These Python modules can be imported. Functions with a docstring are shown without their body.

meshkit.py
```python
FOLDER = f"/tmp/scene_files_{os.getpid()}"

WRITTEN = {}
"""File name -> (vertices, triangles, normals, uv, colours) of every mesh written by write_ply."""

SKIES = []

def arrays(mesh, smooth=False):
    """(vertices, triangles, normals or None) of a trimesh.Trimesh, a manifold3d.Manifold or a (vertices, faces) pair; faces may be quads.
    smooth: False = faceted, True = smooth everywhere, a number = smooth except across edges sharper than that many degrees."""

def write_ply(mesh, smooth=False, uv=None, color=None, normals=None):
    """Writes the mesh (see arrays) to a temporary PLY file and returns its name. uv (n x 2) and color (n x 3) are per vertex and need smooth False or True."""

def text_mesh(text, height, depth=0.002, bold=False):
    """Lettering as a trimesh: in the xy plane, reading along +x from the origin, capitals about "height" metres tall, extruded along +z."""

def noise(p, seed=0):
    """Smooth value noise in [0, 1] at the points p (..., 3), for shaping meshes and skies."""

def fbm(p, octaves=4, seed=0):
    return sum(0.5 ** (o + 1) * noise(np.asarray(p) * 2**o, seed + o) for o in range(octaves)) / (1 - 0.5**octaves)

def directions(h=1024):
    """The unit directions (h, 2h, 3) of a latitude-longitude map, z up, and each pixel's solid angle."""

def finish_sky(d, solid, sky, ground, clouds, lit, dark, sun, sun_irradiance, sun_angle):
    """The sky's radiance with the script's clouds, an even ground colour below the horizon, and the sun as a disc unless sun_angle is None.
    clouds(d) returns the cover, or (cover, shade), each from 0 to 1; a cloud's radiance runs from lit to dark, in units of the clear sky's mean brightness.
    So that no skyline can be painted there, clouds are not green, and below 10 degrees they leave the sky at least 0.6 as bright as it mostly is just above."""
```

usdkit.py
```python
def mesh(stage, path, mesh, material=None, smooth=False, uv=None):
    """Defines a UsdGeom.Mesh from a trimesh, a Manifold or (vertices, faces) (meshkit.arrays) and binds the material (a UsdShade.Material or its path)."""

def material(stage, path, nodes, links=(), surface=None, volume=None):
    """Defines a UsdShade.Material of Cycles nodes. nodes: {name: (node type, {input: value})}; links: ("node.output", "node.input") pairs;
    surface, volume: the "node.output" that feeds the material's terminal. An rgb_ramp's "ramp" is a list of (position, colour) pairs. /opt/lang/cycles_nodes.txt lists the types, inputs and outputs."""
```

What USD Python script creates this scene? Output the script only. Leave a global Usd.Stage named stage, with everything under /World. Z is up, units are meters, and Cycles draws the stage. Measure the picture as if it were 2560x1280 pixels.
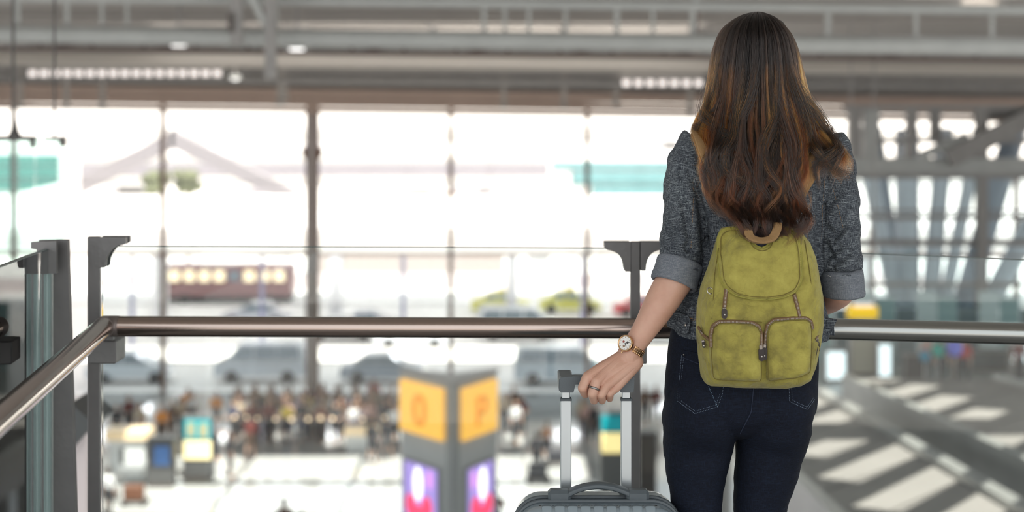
import math, random
import numpy as np, trimesh, usdkit, meshkit
from pxr import Usd, UsdGeom, UsdLux, UsdShade, Gf, Sdf, Vt
from manifold3d import Manifold, Mesh as MMesh
from scipy.interpolate import PchipInterpolator
from scipy.spatial import cKDTree, Delaunay
from shapely.geometry import Polygon, Point, LineString, box as sbox
from shapely.ops import unary_union
import shapely

stage = Usd.Stage.CreateInMemory()
world = UsdGeom.Xform.Define(stage, '/World'); stage.SetDefaultPrim(world.GetPrim())

# ------------------------------------------------------------------ camera, sky, sun, exposure
EYE, HOR, F = 1.46, 285.0, 2560 * 50 / 36.0
cam = UsdGeom.Camera.Define(stage, '/World/camera')
cam.AddTranslateOp().Set((0, 0, EYE)); cam.AddRotateXOp().Set(90)
cam.CreateFocalLengthAttr(50); cam.CreateHorizontalApertureAttr(36); cam.CreateVerticalApertureAttr(18)
cam.CreateVerticalApertureOffsetAttr(-(640 - HOR) / 2560 * 36)
cam.CreateFStopAttr(2.4); cam.CreateFocusDistanceAttr(2.88)
cam.CreateClippingRangeAttr((0.05, 5000))
cam.CreateExposureAttr(0.1)
dome = UsdLux.DomeLight.Define(stage, '/World/sky')
dome.CreateIntensityAttr(0.5); dome.CreateColorAttr((0.97, 0.99, 1.0))
SUN_EL, SUN_AZ = 64.0, 24.0            # sun behind the camera and to its side
sun = UsdLux.DistantLight.Define(stage, '/World/sun')
sun.CreateIntensityAttr(42000); sun.CreateAngleAttr(0.53); sun.CreateColorAttr((1.0, 0.92, 0.82))
sun.AddRotateZOp().Set(SUN_AZ); sun.AddRotateXOp().Set(90 - SUN_EL)

rng = np.random.default_rng(7)
random.seed(7)

# ------------------------------------------------------------------ helpers
names = {}
def numbered(parent, name):
    k = (parent, name); n = names.get(k, 0); names[k] = n + 1
    return name if n == 0 else f'{name}_{n:03d}'
LOC = {}
def meta(p, label=None, cat=None, group=None, kind=None):
    for k, v in (('label', label), ('category', cat), ('group', group), ('kind', kind)):
        if v: p.SetCustomDataByKey(k, v)
def thing(name, label, cat, loc=(0, 0, 0), group=None, kind=None):
    path = '/World/' + numbered('/World', name)
    x = UsdGeom.Xform.Define(stage, path); x.AddTranslateOp().Set(tuple(map(float, loc)))
    meta(x.GetPrim(), label, cat, group, kind); LOC[path] = np.array(loc, float)
    return path
def part(parent, name, m, mat, label=None, smooth=30, kind=None):
    """one mesh (in world coordinates) as a child of parent"""
    path = parent + '/' + numbered(parent, name)
    loc = LOC[parent]; LOC[path] = loc if False else np.zeros(3)
    v, f, = np.array(m.vertices, float), np.array(m.faces)
    root = '/'.join(parent.split('/')[:3])
    v = v - LOC[root]
    g = usdkit.mesh(stage, path, (v, f), mat, smooth=smooth)
    meta(g.GetPrim(), label, None, None, kind)
    return path
def single(name, m, mat, label, cat, group=None, kind=None, smooth=30):
    path = '/World/' + numbered('/World', name)
    b = m.bounds; loc = np.array([(b[0][0] + b[1][0]) / 2, (b[0][1] + b[1][1]) / 2, b[0][2]])
    LOC[path] = loc
    g = usdkit.mesh(stage, path, (np.array(m.vertices) - loc, np.array(m.faces)), mat, smooth=smooth)
    UsdGeom.Xformable(g).AddTranslateOp().Set(tuple(loc)); meta(g.GetPrim(), label, cat, group, kind)
    return path
def struct(name, label, cat=None, loc=(0, 0, 0)):
    return thing(name, label, cat or name.split('_')[0], loc, kind='structure')
def X(px, Y): return (px - 1280) * Y / F
def Z(py, Y): return EYE - (py - HOR) * Y / F
def W(px, py, Y): return np.array([X(px, Y), Y, Z(py, Y)])

def cat(*ms):
    ms = [m for m in ms if m is not None]
    return trimesh.util.concatenate(ms) if len(ms) > 1 else ms[0]
def bx(x0, x1, y0, y1, z0, z1, bev=0):
    lo = np.minimum((x0, y0, z0), (x1, y1, z1)); hi = np.maximum((x0, y0, z0), (x1, y1, z1))
    if bev:
        bev = min(bev, *(0.49 * (hi - lo)))
        pts = []
        for c in np.ndindex(2, 2, 2):
            for k in range(3):
                p = np.where(c, hi, lo).astype(float)
                for j in range(3):
                    if j != k: p[j] += bev * (1 - 2 * c[j])
                pts.append(p)
        return trimesh.convex.convex_hull(np.array(pts))
    m = trimesh.creation.box(hi - lo); m.apply_translation((hi + lo) / 2); return m
def obox(a, b, w, h, up=(0, 0, 1), bev=0.0):
    """a bar of section w (side) by h (up) from a to b"""
    a, b = np.array(a, float), np.array(b, float); L = np.linalg.norm(b - a)
    m = bx(-L / 2, L / 2, -w / 2, w / 2, -h / 2, h / 2, bev)
    t = (b - a) / L; u = np.array(up, float)
    if abs(t @ u) > .98: u = np.array([0, 1.0, 0])
    s = np.cross(u, t); s /= np.linalg.norm(s); u = np.cross(t, s)
    M = np.eye(4); M[:3, 0], M[:3, 1], M[:3, 2], M[:3, 3] = t, s, u, (a + b) / 2
    m.apply_transform(M); return m
def rod(a, b, r, n=16):
    return trimesh.creation.cylinder(radius=r, segment=[a, b], sections=n)
def prism(poly, y0, y1):
    """a polygon in x,z pushed through from y0 to y1"""
    ps = [poly] if poly.geom_type == 'Polygon' else list(poly.geoms)
    out = []
    for p in ps:
        m = trimesh.creation.extrude_polygon(p, abs(y1 - y0), engine='earcut')
        v = m.vertices.copy(); m.vertices = np.c_[v[:, 0], max(y0, y1) - v[:, 2], v[:, 1]]
        m.fix_normals(); out.append(m)
    return cat(*out)
def slab(poly, z0, z1):
    ps = [poly] if poly.geom_type == 'Polygon' else list(poly.geoms)
    out = []
    for p in ps:
        m = trimesh.creation.extrude_polygon(p, z1 - z0, engine='earcut'); m.apply_translation((0, 0, z0)); out.append(m)
    return cat(*out)
def frames(p, hint):
    t = np.gradient(p, axis=0); t /= np.linalg.norm(t, axis=1, keepdims=True) + 1e-12
    h = np.broadcast_to(np.array(hint, float), p.shape)
    a = h - (h * t).sum(1, keepdims=True) * t; a /= np.linalg.norm(a, axis=1, keepdims=True) + 1e-12
    return t, a, np.cross(t, a)
def spl(rows, n):
    r = np.array(rows, float); d = np.r_[0, np.cumsum(np.linalg.norm(np.diff(r[:, :3], axis=0), axis=1))]
    return PchipInterpolator(d, r)(np.linspace(0, d[-1], n))
def loft(rows, n=24, seg=28, hint=(1, 0, 0), power=2.0, straight=False):
    """closed tube through rows of (x, y, z, ra, rb)"""
    r = np.array(rows, float) if straight else spl(rows, n)
    n = len(r); p = r[:, :3]; t, a, b = frames(p, hint)
    th = np.arange(seg) * 2 * np.pi / seg; c, s = np.cos(th), np.sin(th)
    c, s = np.sign(c) * abs(c) ** (2 / power), np.sign(s) * abs(s) ** (2 / power)
    v = p[:, None] + r[:, 3, None, None] * c[None, :, None] * a[:, None] + r[:, 4, None, None] * s[None, :, None] * b[:, None]
    i, j = np.meshgrid(np.arange(n - 1), np.arange(seg), indexing='ij')
    q = np.stack([i * seg + j, i * seg + (j + 1) % seg, (i + 1) * seg + (j + 1) % seg, (i + 1) * seg + j], -1).reshape(-1, 4)
    f = np.vstack([q[:, [0, 1, 2]], q[:, [0, 2, 3]]]); k = n * seg
    e = np.arange(seg)
    f = np.vstack([f, np.c_[np.full(seg, k), (e + 1) % seg, e], np.c_[np.full(seg, k + 1), (n - 1) * seg + e, (n - 1) * seg + (e + 1) % seg]])
    m = trimesh.Trimesh(np.vstack([v.reshape(-1, 3), p[:1], p[-1:]]), f, process=False)
    if m.volume < 0: m.invert()
    return m
def tube(pts, r, seg=8, hint=None, n=None):
    p = np.array(pts, float)
    if n: p = spl(p, n)
    if hint is None:
        d = abs(p[-1] - p[0]); hint = np.eye(3)[int(np.argmin(d))] + .01
    rr = np.broadcast_to(r, (len(p),))
    return loft(np.c_[p, rr, rr], seg=seg, hint=hint, straight=True)
def ribbon(pts, w, th, side, n=None):
    """a flat band of width w along side and thickness th"""
    p = np.array(pts, float)
    if n: p = spl(p, n)
    one = np.ones(len(p))
    return loft(np.c_[p, one * w / 2, one * th / 2], seg=12, hint=side, straight=True, power=5)
def mani(m): return Manifold(MMesh(np.asarray(m.vertices, np.float32), np.asarray(m.faces, np.uint32)))
def tm(M):
    a = M.to_mesh(); return trimesh.Trimesh(a.vert_properties[:, :3].astype(float), a.tri_verts.astype(int), process=False)
def fuse(ms, length=0.012, smooth=8):
    M = mani(ms[0])
    for m in ms[1:]: M = M + (m if isinstance(m, Manifold) else mani(m))
    if length: M = M.refine_to_length(length)
    t = tm(M); t.merge_vertices()
    if smooth:
        was = t.vertices.copy(); trimesh.smoothing.filter_taubin(t, lamb=.5, nu=.52, iterations=smooth)
        off = np.linalg.norm(t.vertices - was, axis=1) > max(.006, (length or .01) * .9)      # slivers can run away: put them back
        v = t.vertices.copy(); v[off] = was[off]; t.vertices = v
    return t
def ball(c, r, n=2):
    m = trimesh.creation.icosphere(n); m.vertices = m.vertices * np.broadcast_to(r, 3) + np.array(c, float); return m
def bone(a, ra, b, rb):
    return trimesh.convex.convex_hull(np.vstack([ball(a, ra, 2).vertices, ball(b, rb, 2).vertices]))
def wrinkle(m, amp, scale, seed=0, mask=None):
    n = m.vertex_normals; d = (meshkit.fbm(m.vertices * np.array(scale), 3, seed) - .5) * 2 * amp
    if mask is not None: d = d * mask(m.vertices)
    m.vertices = m.vertices + n * d[:, None]; return m

looks = {}
def mat(name, nodes, links, surface='p.BSDF', volume=None):
    return usdkit.material(stage, '/World/Looks/' + name, nodes, links, surface=surface, volume=volume)
def pm(name, col, rough=.5, metal=0, var=0, vs=6, bump=0, bs=40, detail=3, scale=(1, 1, 1), **kw):
    """principled with gentle noise variation and fine relief"""
    if name in looks: return looks[name]
    col = np.array(col, float)
    nodes = {'p': ('principled_bsdf', {'base_color': tuple(col), 'roughness': rough, 'metallic': metal, **kw})}; links = []
    if var or bump:
        nodes['tc'] = ('texture_coordinate', {}); nodes['mp'] = ('mapping', {'scale': scale}); links.append(('tc.object', 'mp.vector'))
    if var:
        nodes['n'] = ('noise_texture', {'scale': vs, 'detail': detail})
        nodes['r'] = ('rgb_ramp', {'ramp': [(.3, tuple(col * (1 - var))), (.7, tuple(np.minimum(col * (1 + var), 1)))]})
        links += [('mp.vector', 'n.vector'), ('n.fac', 'r.fac'), ('r.color', 'p.base_color')]
    if bump:
        nodes['bn'] = ('noise_texture', {'scale': bs, 'detail': 4}); nodes['b'] = ('bump', {'strength': 1.0, 'distance': bump})
        links += [('mp.vector', 'bn.vector'), ('bn.fac', 'b.height'), ('b.normal', 'p.normal')]
    looks[name] = mat(name, nodes, links); return looks[name]
def glass(name, tint=(.93, .97, .96), ior=1.45, rough=.0):
    if name in looks: return looks[name]
    looks[name] = mat(name, {'t': ('transparent_bsdf', {'color': tint}), 'g': ('glossy_bsdf', {'color': (1, 1, 1), 'roughness': rough}),
        'f': ('fresnel', {'IOR': ior}), 'm': ('mix_closure', {})},
        [('f.fac', 'm.fac'), ('t.BSDF', 'm.closure1'), ('g.BSDF', 'm.closure2')], surface='m.closure')
    return looks[name]
def glow(name, col, s):
    if name not in looks: looks[name] = pm(name + '_', col, .4, emission_color=tuple(col), emission_strength=s)
    return looks[name]
def copy_of(src, loc, label, group=None, rotz=0):
    p = stage.GetPrimAtPath(src); base = src.split('/')[-1]
    path = '/World/' + numbered('/World', base)
    x = UsdGeom.Xform.Define(stage, path); pr = x.GetPrim()
    pr.GetReferences().AddInternalReference(Sdf.Path(src)); pr.SetInstanceable(True)
    x.ClearXformOpOrder(); t = pr.GetAttribute('xformOp:translate'); 
    op = UsdGeom.Xformable(pr).AddTranslateOp() if not t else UsdGeom.XformOp(t); op.Set(tuple(map(float, loc)))
    ops = [op]
    if rotz: r = x.AddRotateZOp(); r.Set(float(rotz)); ops.append(r)
    x.SetXformOpOrder(ops)
    meta(pr, label, None, group); LOC[path] = np.array(loc, float)
    return path
# ------------------------------------------------------------------ the setting
FLOOR = -12.24
m_floor = pm('polished_floor', (.55, .555, .54), .07, var=.06, vs=.25, ior=1.75)
m_conc = pm('pale_concrete', (.76, .745, .72), .8, var=.08, vs=.3)
m_asph = pm('asphalt', (.42, .41, .40), .85, var=.10, vs=.2)
m_steel_l = pm('painted_steel_pale', (.40, .405, .385), .45, var=.06, vs=2)
m_steel_m = pm('painted_steel_grey', (.28, .265, .25), .5, var=.08, vs=2)
m_steel_d = pm('painted_steel_dark', (.10, .085, .075), .5)
m_bronze = pm('bronze_mullion', (.15, .075, .045), .45)
m_deck = pm('ceiling_panel', (.36, .335, .31), .8, var=.05, vs=.7)
m_white = pm('white_paint', (.80, .79, .77), .6, var=.03, vs=.3)
m_pane = glass('window_glass', (.97, .975, .985), 1.33)

st = struct('ground', 'pale concrete apron and road outside the glazed wall', 'ground')
part(st, 'apron', bx(-260, 260, 71.2, 330, FLOOR - .4, FLOOR - .06), m_conc)
part(st, 'kerb', bx(-60, 60, 82.6, 83.1, FLOOR - .06, FLOOR + .1), m_conc)
st = struct('floor', 'polished pale floor of the arrivals hall', 'floor')
part(st, 'floor_surface', bx(-60, 60, 4.2, 70.0, FLOOR - .3, FLOOR), m_floor)
bf = struct('balcony_floor', 'grey gallery floor the woman stands on', 'floor')
part(bf, 'slab', bx(-6, 6, -6, 3.72, -.35, 0), pm('gallery_tile', (.32, .31, .30), .35, var=.1, vs=3))

# glazed wall at Y = 70
WY = 70.0
top_z = lambda px: Z(266 + 24 * px / 1740.0, WY)
mull = [-320, 35, 408, 776, 1127, 1468, 1822, 2180, 2540, 2900]
for i in range(len(mull) - 1):
    a, b = mull[i], mull[i + 1]
    w = struct(f'window_{i + 1}', 'tall bay of the glazed wall between two bronze mullions, ' + ['first', 'second', 'third', 'fourth', 'fifth', 'sixth', 'seventh', 'eighth', 'ninth'][i] + ' from the left', 'window')
    xa, xb = X(a, WY), X(b, WY)
    hz = [FLOOR, Z(905, WY), Z(760, WY), Z(600, WY), Z(455, WY), Z(325, WY), min(top_z(a), top_z(b)) + .5]
    wd = .42 if a == 776 else .23
    part(w, 'mullion', bx(xa - wd / 2, xa - (0.02 if wd > .3 else -wd / 2), WY - .18, WY + .12, FLOOR, hz[-1]), m_bronze)
    if wd > .3:
        part(w, 'mullion', bx(xa + .16, xa + .42, WY - .18, WY + .12, FLOOR, hz[-1]), m_bronze)
        part(w, 'lit_gap_filler', bx(xa - .02, xa + .16, WY - .1, WY + .1, FLOOR, hz[-1]), m_white)  # white filler stands in for the lit gap between the posts
        for s in (-1, 1):
            pts = [(0, 0), (0, -.55), (.28, 0), (.12, .12)] if s > 0 else [(0, 0), (-.12, .12), (-.28, 0), (0, -.55)]
            cx = xa + .42 if s > 0 else xa - wd / 2
            part(w, 'bracket', prism(Polygon([(cx + p, Z(375, WY) + q) for p, q in pts]).buffer(0), WY - .2, WY - .05), m_bronze)
    for k in range(6):
        part(w, 'pane', bx(xa + .16, xb - .16, WY - .012, WY + .012, hz[k] + .02, hz[k + 1] - .02), m_pane)
        if k: part(w, 'transom', bx(xa, xb, WY - .04, WY + .04, hz[k] - .02, hz[k] + .02), m_steel_l)
# header fascia above the glass
hd = struct('wall_front', 'flat pinkish grey fascia over the glazed wall', 'wall')
m_fascia = pm('fascia', (.47, .35, .285), .7, var=.05, vs=.5)  # pinkish grey with some flare warmth mixed into the colour
for k, (pa, pb, dy) in enumerate([(258, 272, 0), (238, 256, -.25), (212, 236, -.5)]):
    xa, xb = X(-700, WY), X(3200, WY)
    sl = (24 / 1740.0)
    za0, za1 = Z(pb + sl * -700, WY), Z(pa + sl * -700, WY); zb0, zb1 = Z(pb + sl * 3200, WY), Z(pa + sl * 3200, WY)
    part(hd, 'fascia_board', prism(Polygon([(xa, za0), (xb, zb0), (xb, zb1), (xa, za1)]), WY - .6 + dy, WY + .3), m_fascia)
part(hd, 'upstand', bx(X(-700, WY), X(3200, WY), WY - .2, WY + .3, 2.0, 5.2), m_deck)

# ceiling deck with added skylight slots and a fabric strip
DZ = 4.3
deck = sbox(-55, -1.6, 55, 71.5)
ylook = lambda py: (DZ - EYE) * F / (HOR - py)
dirx = np.array([.57, .822])
sun_dir = np.array([math.sin(math.radians(SUN_AZ)), -math.cos(math.radians(SUN_AZ))])   # horizontally towards the sun
fabric = sbox(-3.4, ylook(-2), 5.6, ylook(15))                     # strip of translucent roof fabric
slots = []
# added slanted roof openings, shaped to throw sun stripes on the ramps
shift = sun_dir * (DZ + 4.6) / math.tan(math.radians(SUN_EL))
axes_ = []
for k in range(8):
    c = np.array([6.9, 18.6 + 2.15 * k]) + shift
    a, b = c - dirx * 3.2, c + dirx * 5.6
    axes_.append((a, b)); slots.append(LineString([a, b]).buffer(.40, cap_style='flat').difference(sbox(-60, 22.3, 60, 24.3)))
# added roof lights, shaped to drop sun patches on floor and crowd
big = unary_union([sbox(-11.5, 41.2, 6.2, 45.15), sbox(-11.5, 45.72, 6.2, 49.6)] + [sbox(x_, 51.4 + d_, x_ + w_, 53.6 + d_) for x_, w_, d_ in ((-9.4, 1.3, .4), (-6.9, .9, 1.2), (-4.6, 1.4, 0), (-1.9, .8, 1.0), (.4, 1.5, .5), (2.9, .9, 0))])
ce = struct('ceiling', 'ribbed grey ceiling deck with added roof lights', 'ceiling')
deck = deck.difference(unary_union(slots + [fabric, big]))
part(ce, 'deck', slab(deck, DZ, DZ + .25), m_deck, smooth=False)
m_fab = mat('roof_fabric', {'d': ('diffuse_bsdf', {'color': (.7, .68, .62)}), 't': ('translucent_bsdf', {'color': (.62, .58, .50)}), 'm': ('mix_closure', {'fac': .6})}, [('d.BSDF', 'm.closure1'), ('t.BSDF', 'm.closure2')], surface='m.closure')
fb = fabric.bounds
for k in range(9):
    w_ = (fb[2] - fb[0]) / 9; part(ce, 'fabric_panel', bx(fb[0] + k * w_ + .07, fb[0] + (k + 1) * w_ - .07, fb[1], fb[3], DZ + .03, DZ + .04), m_fab)
    part(ce, 'glazing_bar', bx(fb[0] + k * w_ - .07, fb[0] + k * w_ + .07, fb[1], fb[3], DZ - .05, DZ + .15), m_steel_m)
for gb_, k in [(g.bounds, k) for g in big.geoms for k in range(4 if g.area > 20 else 1)]:
    w_ = (gb_[2] - gb_[0]) / (4 if gb_[2] - gb_[0] > 5 else 1)
    part(ce, 'added_roof_pane', bx(gb_[0] + k * w_ + .06, gb_[0] + (k + 1) * w_ - .06, gb_[1], gb_[3], DZ + .10, DZ + .115), m_pane)
    part(ce, 'glazing_bar', bx(gb_[0] + k * w_ - .06, gb_[0] + k * w_ + .06, gb_[1], gb_[3], DZ - .02, DZ + .2), m_steel_m)
for a, b in axes_:                                                  # downstand hiding each added slanted roof opening from view
    n_ = np.array([dirx[1], -dirx[0]]) * .44
    part(ce, 'downstand', obox((*(a + n_), DZ - .12), (*(b + n_), DZ - .12), .06, .30), m_deck)
m_batten = pm('ceiling_batten', (.36, .33, .30), .7, var=.05, vs=1)
for k in range(14):
    yy = 30.5 + 2.85 * k
    if fabric.bounds[1] - .2 < yy < fabric.bounds[3] + .2 or 41.0 < yy < 56.2: continue
    part(ce, 'purlin', bx(-40, 40, yy - .16, yy + .16, DZ - .34, DZ - .002), m_batten if k % 2 else m_steel_l)

def truss(Y, pl, pr, dia_px, top_px, posts, mat_, lab, diag=True, pd=.5):
    """a long roof truss across the hall; chords slope from pl (at px 0) to pr (at px 2560)"""
    t = struct('roof_truss', lab, 'truss')
    zz = lambda px, o=0: Z(pl + (pr - pl) * px / 2560.0 + o, Y)
    r = dia_px / 2 * Y / F
    a, b = (X(-500, Y), Y, zz(-500)), (X(3060, Y), Y, zz(3060))
    part(t, 'bottom_chord', rod(a, b, r, 20), mat_)
    part(t, 'top_chord', rod((a[0], Y, zz(-500, -top_px)), (b[0], Y, zz(3060, -top_px)), r * .55, 14), mat_)
    for k, (px, w) in enumerate(posts):
        part(t, 'web_post', rod((X(px, Y), Y, zz(px)), (X(px, Y), Y, zz(px, -top_px)), w / 2 * Y / F, 12), mat_)
    for k in range(len(posts) - 1):
        if diag and k % 2 == 0:
            part(t, 'diagonal', rod((X(posts[k][0], Y), Y, zz(posts[k][0])), (X(posts[k + 1][0], Y), Y, zz(posts[k + 1][0], -top_px)), 3.5 * Y / F, 10), mat_)
    # hangers that carry the truss from the deck
    for px in (-400, 660, 1740, 2960):
        part(t, 'hanger', rod((X(px, Y), Y, zz(px, -top_px)), (X(px, Y), Y, DZ + .05), .06, 8), mat_)
    return t
truss(24, 84, 118, 46, 92, [(45, 12), (168, 12), (255, 9), (318, 9), (590, 16), (690, 14), (1210, 11), (1262, 9), (1322, 9), (1414, 9), (1542, 13), (1632, 9), (1732, 14), (2070, 13), (2290, 11), (2480, 11)], m_steel_l, 'nearest roof truss, a thick pale tube under upright posts', diag=False)
truss(36, 122, 152, 14, 24, [(100 + 130 * k, 9) for k in range(19)], pm('truss_brown', (.15, .115, .105), .6), 'second roof truss, a thin dark brown tube')
truss(46, 150, 176, 26, 16, [(60 + 105 * k, 8) for k in range(23)], pm('truss_beige', (.50, .455, .40), .6), 'third roof truss, a thick beige tube close under the deck')
truss(57, 196, 216, 16, 24, [(40 + 90 * k, 6) for k in range(27)], m_steel_m, 'farthest roof truss, just before the fascia', diag=False)
# drop posts and gusset seen under the nearest trusses
dp = struct('drop_frame', 'pair of dark hanging posts joined by a slanted brace under the roof', 'frame')
Yd = 23.2
part(dp, 'post', bx(X(578, Yd), X(606, Yd), Yd - .1, Yd + .1, Z(112, Yd), DZ + .05), m_steel_m)
part(dp, 'end_plate', bx(X(573, Yd), X(590, Yd), Yd - .14, Yd + .12, Z(82, Yd), Z(34, Yd)), m_steel_d)
part(dp, 'post', bx(X(664, Yd), X(690, Yd), Yd - .1, Yd + .1, Z(196, Yd), DZ + .05), m_steel_m)
part(dp, 'brace', obox(W(628, -10, Yd), W(672, 78, Yd), .12, .10), m_steel_l)
for px, p0, p1 in ((50, 190, 268), (166, 218, 268), (256, 230, 268), (1410, 226, 266), (1540, 188, 262), (1260, 238, 266), (1725, 120, 285), (700, 200, 262), (712, 150, 250)):
    Yh = 62
    q = struct('ceiling_strut', 'short brown strut hanging under the ceiling above the glazed wall', 'strut')
    part(q, 'strut', bx(X(px - 6, Yh), X(px + 6, Yh), Yh - .1, Yh + .1, Z(p1, Yh), DZ + .02), m_batten)
    part(q, 'foot', bx(X(px - 9, Yh), X(px + 9, Yh), Yh - .15, Yh + .15, Z(p1 + 4, Yh), Z(p1 - 4, Yh)), m_batten)
# ribbons of ceiling lights
m_lamp = glow('lamp_warm', (1.0, .91, .87), .8)
m_lampw = glow('lamp_white', (1.0, .98, .96), 2.0)
Yl = 52
for row, (pa, pb, py, n) in enumerate([(85, 545, 184, 17), (1565, 1745, 208, 7)]):
    lt = thing('light_strip', ['row of small square ceiling lights near the hall\'s far end, at the left', 'short row of small square ceiling lights beside the woman\'s head'][row], 'ceiling light', (X(pa, Yl), Yl, Z(py, Yl)))
    part(lt, 'housing', bx(X(pa - 12, Yl), X(pb + 12, Yl), Yl - .12, Yl + .5, Z(py - 11, Yl), DZ - .002), m_batten)
    for k in range(n):
        xx = pa + (pb - pa) * k / (n - 1)
        part(lt, 'lamp', bx(X(xx - 9, Yl), X(xx + 9, Yl), Yl - .2, Yl - .1, Z(py + 7, Yl), Z(py - 7, Yl)), m_lamp)
for px, py, lab in ((447, 116, 'round ceiling spotlight under the second truss, left of the hanging posts'), (742, 126, 'round ceiling spotlight right of the hanging posts'), (588, 200, 'small round ceiling spotlight at the end of the row of square lights')):
    Yp = 33 if py < 150 else 50
    lt = thing('spotlight', lab, 'spotlight', W(px, py, Yp))
    r = (36 if py < 150 else 16) * Yp / F
    c = W(px, py, Yp)
    part(lt, 'housing', trimesh.creation.cylinder(r, .12, sections=24, transform=trimesh.transformations.translation_matrix(c + (0, 0, .1))), m_steel_l)
    part(lt, 'lamp', trimesh.creation.cylinder(r * .5, .05, sections=20, transform=trimesh.transformations.translation_matrix(c + (0, 0, .03))), m_lampw)
    part(lt, 'stem', rod(c + (0, 0, .15), (c[0], c[1], DZ + .02), .03, 8), m_steel_m)
# ------------------------------------------------------------------ outside
m_bwhite = pm('building_white', (.82, .80, .77), .7, var=.03, vs=.1)
m_green = pm('green_glass_cladding', (.05, .17, .15), .25, var=.15, vs=.6)
m_greenl = pm('green_glass_pale', (.14, .28, .29), .25, var=.10, vs=.5)
m_shade = pm('grey_cladding', (.22, .21, .23), .6, var=.05, vs=.4)
m_soffit = pm('soffit', (.72, .71, .72), .7)
st = struct('elevated_road', 'elevated concrete road with a white parapet crossing outside the glazed wall', 'road')
YA, YB = 81.2, 106
zt = Z(590, YA)
part(st, 'deck', bx(-75, 75, YA, YB, zt - .9, zt), m_conc)
part(st, 'parapet', bx(-75, 75, YA - .02, YA + .25, zt - .55, Z(571, YA)), m_bwhite)
part(st, 'edge_beam', bx(-75, 75, YA + .3, YA + 1.1, Z(642, YA), zt - .9), pm('edge_beam', (.50, .36, .31), .7))
part(st, 'parapet', bx(-75, 75, YB - .25, YB, zt, zt + .9), m_bwhite)
for k in range(7):
    xx = -33 + 11 * k
    part(st, 'pier', bx(xx - .35, xx + .35, YA + 7, YA + 8.4, FLOOR - .06, zt - .9), m_soffit)
m_soff = glow('added_soffit_lamp', (1.0, .98, 1.0), 17.0)  # added lamps, out of view, to brighten the shade under the road
for yy in (86.5, 94.5, 102):
    for k in range(10):
        xx = -31.5 + 7 * k; part(st, 'added_soffit_lamp', bx(xx - 1.1, xx + 1.1, yy - .45, yy + .45, zt - .97, zt - .9), m_soff)
for k, px in enumerate((330, 655, 1008, 1455)):
    part(st, 'lamp_post', rod((X(px, 84), 84, FLOOR - .06), (X(px, 84), 84, zt - .9), .12, 10), pm('post_blue', (.20, .20, .36), .5))

# long pale terminal across the road with an A shaped roof support
far = thing('terminal_building', 'long white terminal building across the road, washed out by the sun', 'building', (0, 150, FLOOR - .06))
part(far, 'wall', bx(-110, 110, 150, 168, FLOOR - .06, 9), m_bwhite)
for k in range(5):
    z0 = Z([545, 505, 440, 390, 330][k], 150)
    part(far, 'floor_band', bx(-110, 110, 149.5, 150, z0, z0 + [1.1, .8, 1.2, .7, .9][k]), m_shade if k in (0, 2) else m_conc)
rng2 = np.random.default_rng(3)
for k in range(26):
    px = rng2.uniform(150, 1700); py = rng2.choice([470, 520, 555, 360]); wpx = rng2.uniform(30, 110)
    part(far, 'window', bx(X(px, 150), X(px + wpx, 150), 149.7, 149.98, Z(py + rng2.uniform(8, 22), 150), Z(py, 150)), m_shade)
lo = [Polygon([W(*p, 135)[[0, 2]] for p in q]) for q in ([(440, 325), (150, 470), (175, 500), (440, 368)], [(432, 325), (432, 368), (720, 505), (745, 478)])]
ar = thing('roof_truss_gable', 'big white A shaped roof support outside, apex behind the second mullion', 'roof support', (X(440, 135), 135, FLOOR))
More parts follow.
